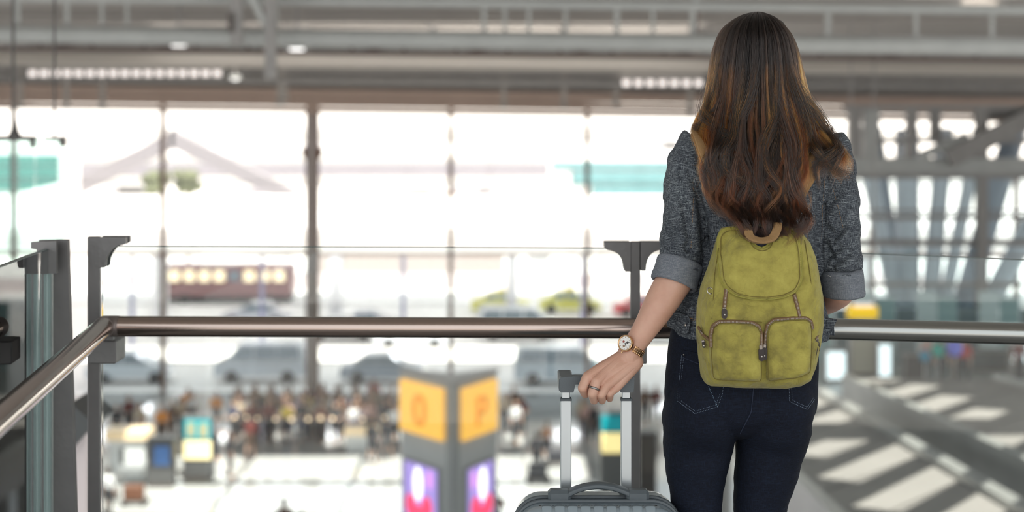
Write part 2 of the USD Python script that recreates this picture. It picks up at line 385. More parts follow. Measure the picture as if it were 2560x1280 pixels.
for q in lo: part(ar, 'rafter', prism(q, 134, 136), pm('rafter_grey', (.20, .19, .20), .6))
for px in (160, 735): part(ar, 'column', bx(X(px - 8, 135), X(px + 8, 135), 134.4, 135.6, FLOOR - .06, Z(488, 135)), m_bwhite)
gb = thing('green_glass_building', 'building clad in dark green glass bands at the far left outside', 'building', (X(20, 128), 128, FLOOR))
part(gb, 'body', bx(X(-300, 128), X(150, 128), 128, 134, FLOOR - .06, Z(330, 128)), m_bwhite)
for k, (a, b) in enumerate(((388, 412), (416, 444), (448, 476))):
    part(gb, 'glass_band', bx(X(-300, 128), X(148, 128), 127.7, 128, Z(b, 128), Z(a, 128)), m_green)
part(gb, 'ramp_roof', prism(Polygon([W(*p, 127.4)[[0, 2]] for p in [(-100, 500), (60, 480), (160, 455), (160, 472), (60, 500), (-100, 520)]]), 126.8, 127.6), m_bwhite)
gb = thing('green_glass_building', 'pale green glass block outside, between the fifth mullion and the woman\'s shoulder', 'building', (X(1560, 128), 128, FLOOR))
part(gb, 'body', bx(X(1375, 128), X(1900, 128), 128, 134, FLOOR - .06, Z(395, 128)), m_bwhite)
for k, (a, b) in enumerate(((404, 422), (428, 462), (466, 500))):
    part(gb, 'glass_band', bx(X(1380 + 50 * k, 128), X(1895, 128), 127.7, 128, Z(b, 128), Z(a, 128)), m_greenl)
pv = thing('pavilion', 'low pavilion with a shallow pitched grey roof outside, right of the double mullion', 'building', (X(960, 120), 120, FLOOR))
part(pv, 'roof', prism(Polygon([W(*p, 120)[[0, 2]] for p in [(780, 500), (900, 478), (1060, 474), (1280, 500), (1280, 508), (780, 512)]]), 117, 123), pm('roof_pinkish', (.20, .16, .14), .7))
part(pv, 'wall', bx(X(800, 120), X(1260, 120), 118, 122, FLOOR - .06, Z(508, 120)), pm('pavilion_wall', (.34, .29, .27), .7))
for k in range(6):
    part(pv, 'opening', bx(X(815 + 74 * k, 120), X(870 + 74 * k, 120), 117.85, 118, Z(560, 118), Z(525, 118)), pm('opening_pink', (.18, .14, .13), .7))
m_leaf = pm('leaves', (.12, .135, .07), .7, var=.4, vs=3, bump=.05, bs=8)
for k, (px, py, h, lab) in enumerate(((388, 455, 34, 'round green tree outside, just left of the second mullion'), (470, 455, 32, 'round green tree outside, just right of the second mullion'))):
    t = thing('tree', lab, 'tree', (X(px, 124), 124, FLOOR))
    c = W(px, py, 124); parts_ = []
    r2 = np.random.default_rng(20 + k)
    for j in range(26):
        o = np.clip(r2.normal(size=3), -1.3, 1.3) * (.55, .6, .5); parts_.append(ball(c + o, r2.uniform(.35, .55), 2))
    cr = cat(*parts_); cr.vertices += (meshkit.fbm(cr.vertices * 2.5, 3, k)[:, None] - .5) * .5
    part(t, 'crown', cr, m_leaf)
    part(t, 'trunk', rod((c[0], 124, FLOOR - .06), c, .14, 10), m_bronze)

# cars
m_tyre = pm('tyre', (.03, .03, .03), .8); m_carglass = pm('car_glass', (.20, .25, .29), .08, specular_ior_level=.6)
def car(px, py_ground, L, col, name, lab, h=1.45, face=1, van=False, roofcol=None, sign=None):
    Y = (EYE - FLOOR + .06) * F / (py_ground - HOR); x0 = X(px, Y); zg = FLOOR - .06
    t = thing('car', lab, 'car', (x0, Y, zg))
    mcol = pm('car_' + name, col, .25, coat_weight=.5)
    if van: prof = [(-.5, .18), (-.5, .62), (-.46, .96), (-.40, 1), (.22, 1), (.36, .62), (.49, .50), (.5, .18)]
    else: prof = [(-.5, .22), (-.49, .58), (-.36, .64), (-.20, .98), (.06, 1), (.27, .64), (.46, .54), (.5, .22)]
    P = Polygon([(face * a * L, b * h) for a, b in prof])
    P = P.buffer(-.06).buffer(.12).buffer(-.06)
    P = P.difference(unary_union([Point(face * .31 * L, .32).buffer(.37), Point(-face * .30 * L, .32).buffer(.37)]))
    m = prism(shapely.affinity.translate(P, x0, zg), Y - .85, Y + .85)
    v = m.vertices; k = np.clip((v[:, 2] - zg - .6 * h) / (.4 * h), 0, 1); v[:, 1] = Y + (v[:, 1] - Y) * (1 - .16 * k); m.vertices = v
    b = part(t, 'body', m, mcol)
    if van: win = [[(-.44, .64), (-.41, .92), (-.20, .93), (-.20, .64)], [(-.18, .64), (-.18, .93), (.05, .93), (.05, .64)], [(.07, .64), (.07, .93), (.20, .93), (.32, .64)]]
    else: win = [[(-.31, .66), (-.19, .92), (-.08, .94), (-.08, .66)], [(-.06, .66), (-.06, .94), (.05, .94), (.22, .66)]]
    for q in win:
        g = prism(Polygon([(x0 + face * a * L, zg + c * h) for a, c in q]).buffer(0), Y - .86, Y + .86)
        v = g.vertices; k = np.clip((v[:, 2] - zg - .6 * h) / (.4 * h), 0, 1); v[:, 1] = Y + (v[:, 1] - Y) * (1.012 - .16 * k); g.vertices = v
        part(t, 'window', g, m_carglass)
    for s in (.31, -.30):
        for sy in (-.72, .72):
            part(t, 'wheel', trimesh.creation.cylinder(.32, .22, sections=18, transform=trimesh.transformations.translation_matrix((x0 + face * s * L, Y + sy, zg + .32)) @ trimesh.transformations.rotation_matrix(np.pi / 2, (1, 0, 0))), m_tyre)
    if sign: part(t, 'roof_sign', bx(x0 - .3, x0 + .3, Y - .12, Y + .12, zg + h, zg + h + .16, .03), pm('taxi_sign', (.75, .62, .1), .4))
    return t
car(855, 850, 4.4, (.75, .75, .76), 'white', 'white saloon car parked outside, right of the double mullion', 1.5)
car(925, 836, 4.4, (.70, .70, .74), 'white2', 'silver white saloon car half behind the white one', 1.55)
car(1295, 848, 5.0, (.72, .76, .80), 'van', 'pale silver van parked outside between the fourth and fifth mullions', 2.0, van=True)
car(1255, 782, 4.3, (.62, .60, .08), 'taxi', 'yellow green taxi far outside, above the silver van', 1.5, sign=1)
car(1425, 782, 4.4, (.60, .58, .10), 'taxi2', 'yellow and green taxi far outside, left of the fifth mullion', 1.6, sign=1)
car(1612, 790, 4.4, (.62, .07, .08), 'red', 'red saloon car far outside, left of the post bracket', 1.5)
car(640, 812, 4.5, (.55, .56, .62), 'grey', 'grey saloon car in the shade left of the double mullion', 1.5, face=-1)
car(1030, 870, 4.4, (.62, .65, .70), 'greyblue', 'blue grey saloon car above the yellow sign', 1.5)
car(1650, 860, 4.6, (.52, .55, .58), 'greyd', 'grey saloon car outside behind the metal post', 1.6)
car(960, 955, 4.4, (.30, .35, .40), 'dark', 'blue grey car close behind the glass, left of the yellow signs', 1.5)
car(1400, 958, 4.7, (.48, .55, .60), 'teal', 'pale teal van close behind the glass, left of the suitcase handle', 1.9, van=True)
car(655, 952, 4.7, (.55, .60, .65), 'slate', 'pale slate van close behind the glass, beside the double mullion', 2.0, van=True, face=-1)
car(330, 955, 4.4, (.58, .64, .68), 'steel', 'pale steel car close behind the glass, near the corner post', 1.6)
# coach
Yb = 104
bt = thing('coach', 'dark red coach with bright glowing windows parked under the elevated road', 'coach', (X(570, Yb), Yb, FLOOR - .06))
zb = lambda py: Z(py, Yb)
part(bt, 'body', bx(X(415, Yb), X(735, Yb), Yb - 1.2, Yb + 1.2, zb(738), zb(660), .18), pm('coach_red', (.22, .10, .10), .35))
for k in range(8):
    a = 432 + 37 * k
    part(bt, 'window', bx(X(a, Yb), X(a + 27, Yb), Yb - 1.24, Yb - 1.15, zb(699), zb(672), .05), glow('coach_window_glow', (1.0, .82, .52), 1.0) if k in (0, 1, 2, 3, 5, 6, 7) else m_carglass)  # all but one window use a warm glowing material
part(bt, 'skirt', bx(X(420, Yb), X(730, Yb), Yb - 1.1, Yb + 1.1, zb(748), zb(738)), m_tyre)
for px in (470, 680):
    for sy in (-1.05, 1.05):
        part(bt, 'wheel', trimesh.creation.cylinder(.45, .25, sections=18, transform=trimesh.transformations.translation_matrix((X(px, Yb), Yb + sy, FLOOR + .39)) @ trimesh.transformations.rotation_matrix(np.pi / 2, (1, 0, 0))), m_tyre)
bw = thing('low_wall', 'long low pinkish wall on the far side of the covered road', 'wall', (0, 112, FLOOR))
for k in range(14):
    part(bw, 'panel', bx(-35 + 5 * k, -30.06 + 5 * k, 112, 112.4, FLOOR - .06, FLOOR + 1.1), pm('low_wall', (.62, .55, .55), .7))
# ------------------------------------------------------------------ right hand wing, ramps
m_cream = pm('cream_panel', (.62, .59, .54), .5, var=.05, vs=.6)
m_gpanel = pm('grey_roof_panel', (.25, .24, .228), .55, var=.06, vs=.5)
m_kerb = pm('steel_kerb', (.36, .37, .36), .35, metal=.4, var=.1, vs=1)
m_dark = pm('dark_gap', (.06, .07, .07), .6)
def ramp(lab, xl, xr, Y0, z0, Y1, z1, pitch, skew, ph):
    t = thing('walkway_roof', lab, 'walkway', ((xl + xr) / 2, Y0, FLOOR))
    zf = lambda y: z0 + (z1 - z0) * (y - Y0) / (Y1 - Y0)
    k = 0; y = Y0 - skew + ph
    full = sbox(xl, Y0, xr, Y1)
    while y < Y1 + 1:
        P = Polygon([(xl, y), (xl, y + pitch - .10), (xr, y + pitch - .10 + skew), (xr, y + skew)]).intersection(full)
        y += pitch
        if P.is_empty or P.area < .2: continue
        m = slab(P, 0, .10); v = m.vertices; v[:, 2] += np.array([zf(q) for q in v[:, 1]]); m.vertices = v
        part(t, 'roof_panel', m, m_gpanel, smooth=False); k += 1
    def bar(x0, x1, dz0, dz1, mt, nm):
        v = bx(x0, x1, Y0, Y1, 0, 1); q = v.vertices; q[:, 2] = np.array([zf(a) for a in q[:, 1]]) + np.where(q[:, 2] > .5, dz1, dz0); v.vertices = q
        part(t, nm, v, mt)
    bar(xl + .02, xr - .02, -.35, -.02, m_dark, 'under_tray')
    bar(xr, xr + .28, -.45, .22, m_kerb, 'kerb'); bar(xl - .22, xl, -.45, .22, m_kerb, 'kerb')
    bar(xr + .28, xr + .34, -.8, .05, m_dark, 'side_skirt')
    for yy in np.linspace(Y0 + 1.2, Y1 - 1.2, 4):
        for xx in (xl + .3, xr - .3): part(t, 'leg', bx(xx - .12, xx + .12, yy - .12, yy + .12, FLOOR, zf(yy) - .3), m_steel_m)
ramp('long grey panelled roof of a moving walkway, right beside the woman\'s legs', 4.55, 7.0, 17.5, -4.05, 34, -5.2, 2.25, 3.3, .3)
ramp('second grey panelled walkway roof, farther right behind the gap', 8.45, 12.0, 19.5, -4.05, 35.5, -5.25, 2.6, 4.8, 1.2)

mz = struct('mezzanine', 'mezzanine floor with teal glazed edge behind the walkway roofs', 'floor')
zm = Z(985, 44)
part(mz, 'slab', bx(X(2030, 44), 32, 44, 56, zm - .35, zm), pm('mezzanine', (.30, .34, .33), .3))
for px in (2060, 2330, 2600, 2870): part(mz, 'column', bx(X(px, 50) - .25, X(px, 50) + .25, 49.6, 50.4, FLOOR, zm - .35), m_steel_m)
for k in range(12):
    a_ = X(2040, 49) + k * .72
    part(mz, 'back_panel', bx(a_, a_ + .68, 49.4, 49.46, zm, zm + (2.3, 1.9, 2.5)[k % 3]), [pm('teal_panel', (.26, .40, .40), .3), pm('pale_teal_panel', (.50, .62, .62), .3), pm('slate_panel', (.12, .17, .18), .3)][(k * 5) % 3])
# storefront things on the mezzanine
m_lit = glow('lit_panel', (.86, .97, 1.0), 1.1)
def panel_unit(name, lab, cat_, px0, px1, py0, py1, Y, mt, body=m_steel_m, foot=None):
    t = thing(name, lab, cat_, (X((px0 + px1) / 2, Y), Y, foot if foot is not None else zm))
    zf = foot if foot is not None else zm
    part(t, 'face', bx(X(px0, Y), X(px1, Y), Y - .06, Y, Z(py1, Y), Z(py0, Y)), mt)
    part(t, 'body', bx(X(px0, Y) - .04, X(px1, Y) + .04, Y, Y + .4, zf, Z(py0, Y) + .05, .02), body)
    part(t, 'plinth', bx(X(px0, Y) - .02, X(px1, Y) + .02, Y - .1, Y, zf, zf + .1), m_steel_d)
    return t
panel_unit('display_panel', 'tall glowing white display panel beside the backpack', 'display panel', 2068, 2112, 880, 985, 46, m_lit)
panel_unit('display_panel', 'beige display panel under the yellow sign', 'display panel', 2130, 2188, 848, 944, 47, pm('beige', (.42, .39, .30), .6))
panel_unit('display_panel', 'narrow pale lit panel right of the beige one', 'display panel', 2198, 2226, 862, 984, 46.5, m_lit)
panel_unit('display_panel', 'dark brown display panel left of the balloons', 'display panel', 2264, 2308, 890, 946, 46.5, pm('darkbrown', (.07, .06, .055), .5))
panel_unit('display_panel', 'bright warm light box at the right edge under the handrail', 'display panel', 2530, 2600, 862, 905, 46.5, m_lit)
panel_unit('display_panel', 'dark shop counter under the handrail at the right', 'shop counter', 2430, 2520, 880, 960, 48, pm('darkteal', (.07, .09, .09), .4))
ys = thing('hanging_sign', 'yellow rectangular sign just above the right handrail', 'sign', W(2157, 797, 42))
part(ys, 'sign_box', bx(X(2120, 42), X(2194, 42), 41.9, 42.2, Z(797, 42), Z(765, 42), .03), glow('sign_yellow', (1.0, .62, .02), .45))
part(ys, 'lamp', bx(X(2132, 42), X(2182, 42), 41.8, 42.1, Z(764, 42), Z(759, 42)), m_lamp)
for px in (2128, 2186): part(ys, 'hanger', rod((X(px, 42), 42.05, Z(765, 42)), (X(px, 42), 42.05, DZ + .02), .025, 8), m_steel_m)
for k, (px, py, r, col, lab) in enumerate(((2345, 876, 17, (.0, .33, .26), 'round teal balloon'), (2386, 870, 20, (.16, .18, .75), 'round blue balloon'), (2312, 890, 14, (.02, .22, .35), 'small dark blue balloon'))):
    t = thing('balloon', lab + ' above the people on the mezzanine', 'balloon', (X(px, 44.25), 44.25, zm))
    c = W(px, py, 44.25); rr = r * 44.25 / F
    part(t, 'balloon_skin', ball(c, (rr, rr, rr * 1.1), 3), pm(f'balloon{k}', col, .3))
    part(t, 'ribbon', rod(c - (0, 0, rr), (c[0], 44.25, zm), .012, 6), m_white)

# right hand facade: beams, posts, brace and tree columns
fw = struct('wall_right', 'grey steel frame of the side wing with slanted white columns in front of bright glass', 'wall')
YF = 58
B = lambda a, b, c, d, y0=YF - .3, y1=YF + .3: bx(X(a, YF), X(b, YF), y0, y1, Z(d, YF), Z(c, YF))
part(fw, 'beam', B(2125, 3300, 395, 440), m_steel_l)
part(fw, 'beam', B(2125, 3300, 436, 446, YF - .5, YF + .3), m_steel_m)
part(fw, 'beam', B(2190, 3300, 345, 358), m_steel_m)
for c_, d_ in ((537, 549), (598, 614), (706, 716)): part(fw, 'beam', B(2140, 3300, c_, d_, YF - .12, YF + .04), m_steel_m)
part(fw, 'beam', B(2110, 3300, 262, 276), m_steel_m)
for a, b in ((2122, 2150), (2160, 2196), (2268, 2284), (2442, 2466), (2620, 2650)):
    part(fw, 'upright', B(a, b, 262, 440, YF - .25, YF + .35), m_steel_m if a != 2160 else m_steel_l)
part(fw, 'upright', B(2440, 2464, 440, 1050, YF - .35, YF + .2), m_steel_m)
part(fw, 'upright', B(2122, 2140, 440, 1050, YF - .2, YF + .2), m_steel_l)
part(fw, 'brace', obox(W(2370, 398, YF - .6), W(2640, 262, YF - .6), .35, .75), m_steel_m)
part(fw, 'brace', obox(W(2300, 390, YF - .4), W(2420, 340, YF - .4), .25, .35), m_steel_l)
for a, b, c, d in ((2330, 2360, 262, 345), (2440, 2620, 262, 300), (2284, 2300, 262, 345)):
    part(fw, 'infill_panel', B(a, b, c, d, YF + .36, YF + .42), m_steel_m)
for a, b in ((2140, 2440), (2464, 2760)):
    for c, d in ((446, 525), (530, 640), (645, 800), (805, 1010)):
        part(fw, 'pane', B(a, b, c, d, YF + .05, YF + .07), glass('wing_glass', (.90, .95, .96), 1.4))
    for d in (527, 642, 802): part(fw, 'transom', B(a, b, d - 3, d + 3, YF, YF + .14), m_steel_m)
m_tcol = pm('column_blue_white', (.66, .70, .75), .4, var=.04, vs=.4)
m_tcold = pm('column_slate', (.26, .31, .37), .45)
tc = struct('tree_column', 'cluster of slanted blue white tubes fanning up behind the right glass', 'column')
YC = 63
base = np.array([X(2300, YC), YC, FLOOR - .1])
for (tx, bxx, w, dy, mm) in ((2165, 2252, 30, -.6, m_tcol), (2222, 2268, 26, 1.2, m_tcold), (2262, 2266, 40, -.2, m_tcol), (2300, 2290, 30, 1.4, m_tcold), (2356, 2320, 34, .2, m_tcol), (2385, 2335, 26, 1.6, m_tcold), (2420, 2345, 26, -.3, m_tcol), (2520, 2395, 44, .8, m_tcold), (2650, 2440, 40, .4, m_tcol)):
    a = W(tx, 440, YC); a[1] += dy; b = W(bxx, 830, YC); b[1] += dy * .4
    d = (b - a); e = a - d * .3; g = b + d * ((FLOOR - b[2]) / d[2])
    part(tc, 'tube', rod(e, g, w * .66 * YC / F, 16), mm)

# ------------------------------------------------------------------ left: stair wall, fins, hung glass screen
sw = thing('stair_wall', 'pale pinkish stair side wall with a dark slanted coping, seen between the two corner posts', 'stair', (X(100, 6), 6, FLOOR))
pa, pb = W(-160, 1420, 6), W(214, 992, 6)
cl = Polygon([(pa[0], FLOOR), (pa[0], pa[2] - .12), (pb[0], pb[2] - .12), (pb[0], FLOOR)])
part(sw, 'wall_face', prism(cl, 6.0, 6.2), pm('stair_pink', (.62, .55, .54), .6, var=.03, vs=1))
part(sw, 'coping', obox(pa + (0, .1, -.06), pb + (0, .1, -.06), .3, .13), pm('coping_dark', (.07, .075, .075), .5))
part(sw, 'joint_strip', bx(X(78, 6), X(82, 6), 5.99, 6.0, FLOOR, Z(1190, 6)), m_steel_d)
cf = thing('reflection_fins', 'dark teal grey upright fins added for the reflections in the left glass pane', 'fins', (X(60, 5.2), 5.2, FLOOR))  # made-up fins standing in for dark reflections in the pane
m_fin = pm('fin', (.11, .14, .14), .4, var=.1, vs=2)
for a, b in ((-60, 12), (22, 60), (76, 116)):
    part(cf, 'fin', bx(X(a, 5.2), X(b, 5.2), 5.2, 5.32, FLOOR, Z(678, 5.2)), m_fin)
part(cf, 'cross_rail', bx(X(-60, 5.2), X(118, 5.2), 5.33, 5.37, -.2, -.1), m_fin)
gs = thing('hung_glass_screen', 'glass screen hung by dark clamps from a ceiling rod at the far left', 'glass screen', W(80, 700, 9))
for a, b, c in ((-120, 84, 348), (88, 160, 348)):
    part(gs, 'pane', bx(X(a, 9), X(b, 9), 9, 9.012, Z(700, 9), Z(c, 9)), glass('screen_glass', (.80, .92, .90), 1.5))
m_cl = pm('clamp_dark', (.06, .055, .05), .5)
def clampshape(p): return Polygon([W(*q, 9)[[0, 2]] for q in p])
part(gs, 'clamp', prism(clampshape([(-40, 340), (32, 338), (88, 340), (86, 370), (80, 370), (78, 352), (-40, 352)]), 8.96, 9.05), m_cl)
part(gs, 'clamp', prism(clampshape([(112, 342), (161, 341), (161, 366), (153, 366), (152, 352), (112, 350)]), 8.96, 9.05), m_cl)
part(gs, 'hanger', tube([W(35, 345, 9), W(36, 300, 9), W(33, 262, 9), (X(33, 9), 9, DZ + .02)], [.028, .012, .01, .01], 8, hint=(1, 0, 0)), m_cl)
part(gs, 'clamp', prism(Polygon([W(*q, 9)[[0, 2]] for q in [(20, 345), (52, 345), (40, 325), (37, 300), (34, 300), (31, 325)]]), 8.97, 9.04), m_cl)
part(gs, 'hanger', rod(W(136, 345, 9), (X(136, 9), 9, DZ + .02), .008, 8), m_cl)

# wrapped baggage carts on the hall floor, seen in the gap between the walkway roofs
for k, (px, py, col, lab) in enumerate(((2322, 1090, (.62, .72, .80), 'pale blue wrapped baggage cart in the gap between the walkway roofs'), (2385, 1150, (.28, .38, .60), 'dark blue wrapped baggage cart in the gap between the walkway roofs'), (2525, 1185, (.36, .32, .28), 'grey baggage cart low in the gap between the walkway roofs'))):
    Yk = (EYE - FLOOR) * F / (py - HOR); xk = X(px, Yk)
    t = thing('baggage_cart', lab, 'baggage cart', (xk, Yk, FLOOR))
    part(t, 'load', fuse([bx(xk - 1.1, xk + 1.1, Yk - .5, Yk + .5, FLOOR + .35, FLOOR + 1.5, .2)], .25, 2), pm(f'cart_wrap{k}', col, .3))
    part(t, 'deck', bx(xk - 1.25, xk + 1.25, Yk - .55, Yk + .55, FLOOR + .22, FLOOR + .34), m_steel_d)
    part(t, 'lamp', ball((xk + .5, Yk - .5, FLOOR + 1.45), .13, 2), m_lampw)  # added glowing ball, a bright glint in the dim gap
    for a in (-.9, .9):
        for b in (-.45, .45): part(t, 'wheel', trimesh.creation.cylinder(.14, .08, sections=14, transform=trimesh.transformations.translation_matrix((xk + a, Yk + b, FLOOR + .14)) @ trimesh.transformations.rotation_matrix(np.pi / 2, (1, 0, 0))), m_steel_d)
# ------------------------------------------------------------------ hall contents
m_pil = pm('pillar_grey', (.52, .53, .53), .5, var=.05, vs=.8)
m_pil2 = pm('pillar_grey_dark', (.32, .33, .33), .5)
m_sign = glow('sign_amber', (1.0, .52, .075), .72)
m_glyph = glow('sign_ochre', (.86, .33, .015), .45)
sp = thing('sign_pillar', 'grey V shaped information pillar with two amber letter signs and pink screens', 'sign', (X(1132, 42), 42, FLOOR))
def on_face(p0, p1, u0, u1, z0, z1, d0, d1):
    """a box on the upright face from p0 to p1 (x, y), u along it in metres, d outwards towards the camera"""
    p0, p1 = np.array(p0), np.array(p1); t = (p1 - p0) / np.linalg.norm(p1 - p0); nrm = np.array([t[1], -t[0]])
    if nrm[1] > 0: nrm = -nrm
    m = bx(u0, u1, d0, d1, z0, z1, .02); v = m.vertices.copy()
    xy = p0 + v[:, :1] * t + v[:, 1:2] * nrm
    m.vertices = np.c_[xy, v[:, 2]]; m.fix_normals(); return m
Ln, Lf = (X(1116, 42), 42.0), (X(1008, 43.7), 43.7)
Rn, Rf = (X(1148, 42), 42.0), (X(1234, 43.7), 43.7)
ztop, zs = Z(962, 42), Z(1103, 42)
core = Polygon([Ln, (X(1132, 42), 41.75), Rn, Rf, (Rf[0] + .1, Rf[1] + .4), (X(1132, 44), 43.2), (Lf[0] - .1, Lf[1] + .4), Lf])
part(sp, 'core', slab(core, FLOOR, ztop), m_pil)
part(sp, 'corner_post', slab(Polygon([(Ln[0], 41.97), (X(1132, 42), 41.7), (Rn[0], 41.97), (X(1132, 42), 42.3)]), FLOOR, ztop + .02), m_pil2)
part(sp, 'cap', slab(core.buffer(.06), ztop, ztop + .12), m_steel_m)
def glyph(ch, p0, p1, uc, zc, h, flip):
    m = meshkit.text_mesh(ch, h, .05, bold=True); b = m.bounds; v = m.vertices - np.array([(b[0][0] + b[1][0]) / 2, (b[0][1] + b[1][1]) / 2, 0])
    p0, p1 = np.array(p0), np.array(p1); t = (p1 - p0) / np.linalg.norm(p1 - p0)
    nrm = np.array([t[1], -t[0]]); nrm = -nrm if nrm[1] > 0 else nrm
    s = -1 if t[0] < 0 else 1
    xy = p0 + (uc + s * v[:, :1]) * t + (.17 + v[:, 2:3]) * nrm
    o = trimesh.Trimesh(np.c_[xy, zc + v[:, 1]], m.faces, process=False)
    if o.volume < 0: o.invert()
    return o
for (p0, p1, ch, h, gl) in ((Ln, Lf, '0', .88, .80), (Rn, Rf, 'P', .82, .9)):
    Lw = float(np.linalg.norm(np.array(p1) - np.array(p0)))
    part(sp, 'sign_face', on_face(p0, p1, .04, Lw, zs, ztop - .12, .02, .16), m_sign, 'amber square sign face with the ' + ('digit 0' if ch == '0' else 'letter P'))
    part(sp, 'glyph', glyph(ch, p0, p1, Lw * .5, (zs + ztop - .12) / 2, h, 0), m_glyph)
    zc1, zc0 = Z(1180, 42), Z(1320, 42)
    part(sp, 'screen_frame', on_face(p0, p1, .25, Lw - .12, zc0 - .08, zc1 + .08, .02, .10), m_pil2)
    part(sp, 'screen', on_face(p0, p1, .33, Lw - .2, zc0, zc1, .03, .13), glow('screen_violet', (.42, .30, .75), .75))
    for (u, zc, ru, rz, nm, col, e) in ((Lw * .56, Z(1228, 42), .23, .52, 'screen_figure', (1, .95, .97), 1.5), (Lw * .36, Z(1282, 42), .26, .34, 'screen_blob', (.95, .06, .15), .9), (Lw * .74, Z(1288, 42), .26, .34, 'screen_blob', (.95, .06, .16), .9), (Lw * .55, Z(1312, 42), .5, .35, 'screen_blob', (.9, .05, .13), .9), (Lw * .3, Z(1210, 42), .14, .3, 'screen_glow', (.9, .35, .9), .8)):
        p0_, p1_ = np.array(p0), np.array(p1); t = (p1_ - p0_) / np.linalg.norm(p1_ - p0_); nrm = np.array([t[1], -t[0]]); nrm = -nrm if nrm[1] > 0 else nrm
        b = ball((0, 0, 0), (1, 1, 1), 2); v = b.vertices
        off = .135 if nm != 'screen_figure' else .155
        b.vertices = np.c_[p0_ + (u + v[:, :1] * ru) * t + (off + v[:, 1:2] * .02) * nrm, zc + v[:, 2] * rz]; b.fix_normals()
        part(sp, nm, b, glow(nm + ('2' if e == .9 and zc < -11 else ''), col, e))

def kiosk(name, lab, cat_, px0, px1, py0, pyb, spec, body):
    """spec: rows of (name, px0, px1, py0, py1, material, proud)"""
    Y = (EYE - FLOOR) * F / (pyb - HOR); t = thing(name, lab, cat_, (X((px0 + px1) / 2, Y), Y, FLOOR))
    part(t, 'body', bx(X(px0, Y), X(px1, Y), Y, Y + .55, FLOOR, Z(py0, Y), .03), body)
    part(t, 'plinth', bx(X(px0, Y) + .03, X(px1, Y) - .03, Y - .06, Y + .5, FLOOR, FLOOR + .12), m_steel_d)
    part(t, 'top_cap', bx(X(px0, Y) - .03, X(px1, Y) + .03, Y - .03, Y + .58, Z(py0, Y) - .03, Z(py0, Y) + .04, .02), body)
    for nm, a, b, c, d, m_, pr in spec:
        part(t, nm, bx(X(a, Y), X(b, Y), Y - pr, Y + .01, Z(d, Y), Z(c, Y), .015), m_)
    return t
m_kdark = pm('kiosk_dark', (.10, .10, .10), .45); m_teal = glow('kiosk_teal', (.0, .34, .40), .2)
m_creamlit = glow('kiosk_cream', (1.0, .84, .46), .6); m_bluescr = glow('kiosk_blue', (.06, .13, .30), .5)
kiosk('info_kiosk', 'dark grey box kiosk with a small blue screen', 'kiosk', 367, 434, 1100, 1218, [('screen', 385, 424, 1115, 1163, m_bluescr, .05)], m_kdark)
kiosk('teal_kiosk', 'teal topped kiosk with a glowing cream lower panel, right of the dark box', 'kiosk', 456, 530, 1046, 1200, [('poster', 460, 527, 1048, 1098, m_teal, .06), ('picture', 468, 488, 1056, 1090, pm('poster_sand', (.45, .42, .25), .6), .09), ('picture', 499, 520, 1058, 1092, pm('poster_sand', (.45, .42, .25), .6), .09), ('light_panel', 459, 528, 1102, 1148, m_creamlit, .05)], m_kdark)
kiosk('teal_kiosk', 'teal and yellow kiosk seen through the suitcase handle', 'kiosk', 1500, 1562, 1034, 1240, [('poster', 1503, 1559, 1038, 1078, m_teal, .06), ('light_panel', 1503, 1559, 1082, 1132, glow('kiosk_yellow', (1.0, .80, .35), .7), .05)], m_kdark)
kiosk('waste_cabinet', 'dark brown cabinet behind the right post of the suitcase handle', 'cabinet', 1598, 1642, 1086, 1235, [('door', 1602, 1638, 1092, 1180, pm('cab_door', (.10, .085, .075), .5), .04)], pm('cab', (.075, .065, .06), .5))
# counter desk
Yd_ = (EYE - FLOOR) * F / (1205 - HOR)
ds = thing('counter_desk', 'white counter with cream top and dark slot at far left of the hall', 'desk', (X(325, Yd_), Yd_, FLOOR))
part(ds, 'body', bx(X(272, Yd_), X(362, Yd_), Yd_, Yd_ + .7, FLOOR, Z(1098, Yd_), .02), pm('desk_white', (.78, .80, .80), .4))
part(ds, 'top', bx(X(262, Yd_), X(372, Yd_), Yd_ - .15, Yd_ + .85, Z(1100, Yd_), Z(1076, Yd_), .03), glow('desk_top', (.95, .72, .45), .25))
part(ds, 'slot', bx(X(300, Yd_), X(312, Yd_), Yd_ - .02, Yd_, Z(1160, Yd_), Z(1120, Yd_)), m_kdark)
Yd2 = (EYE - FLOOR) * F / (1130 - HOR)
ds = thing('counter_desk', 'low cream counter beside the crowd, left of the amber signs', 'desk', (X(900, Yd2), Yd2, FLOOR))
part(ds, 'body', bx(X(865, Yd2), X(942, Yd2), Yd2, Yd2 + .6, FLOOR, Z(1086, Yd2), .02), pm('desk_white', (.78, .80, .80), .4))
part(ds, 'top', bx(X(860, Yd2), X(946, Yd2), Yd2 - .1, Yd2 + .7, Z(1088, Yd2), Z(1072, Yd2), .03), glow('desk_top', (.95, .72, .45), .25))
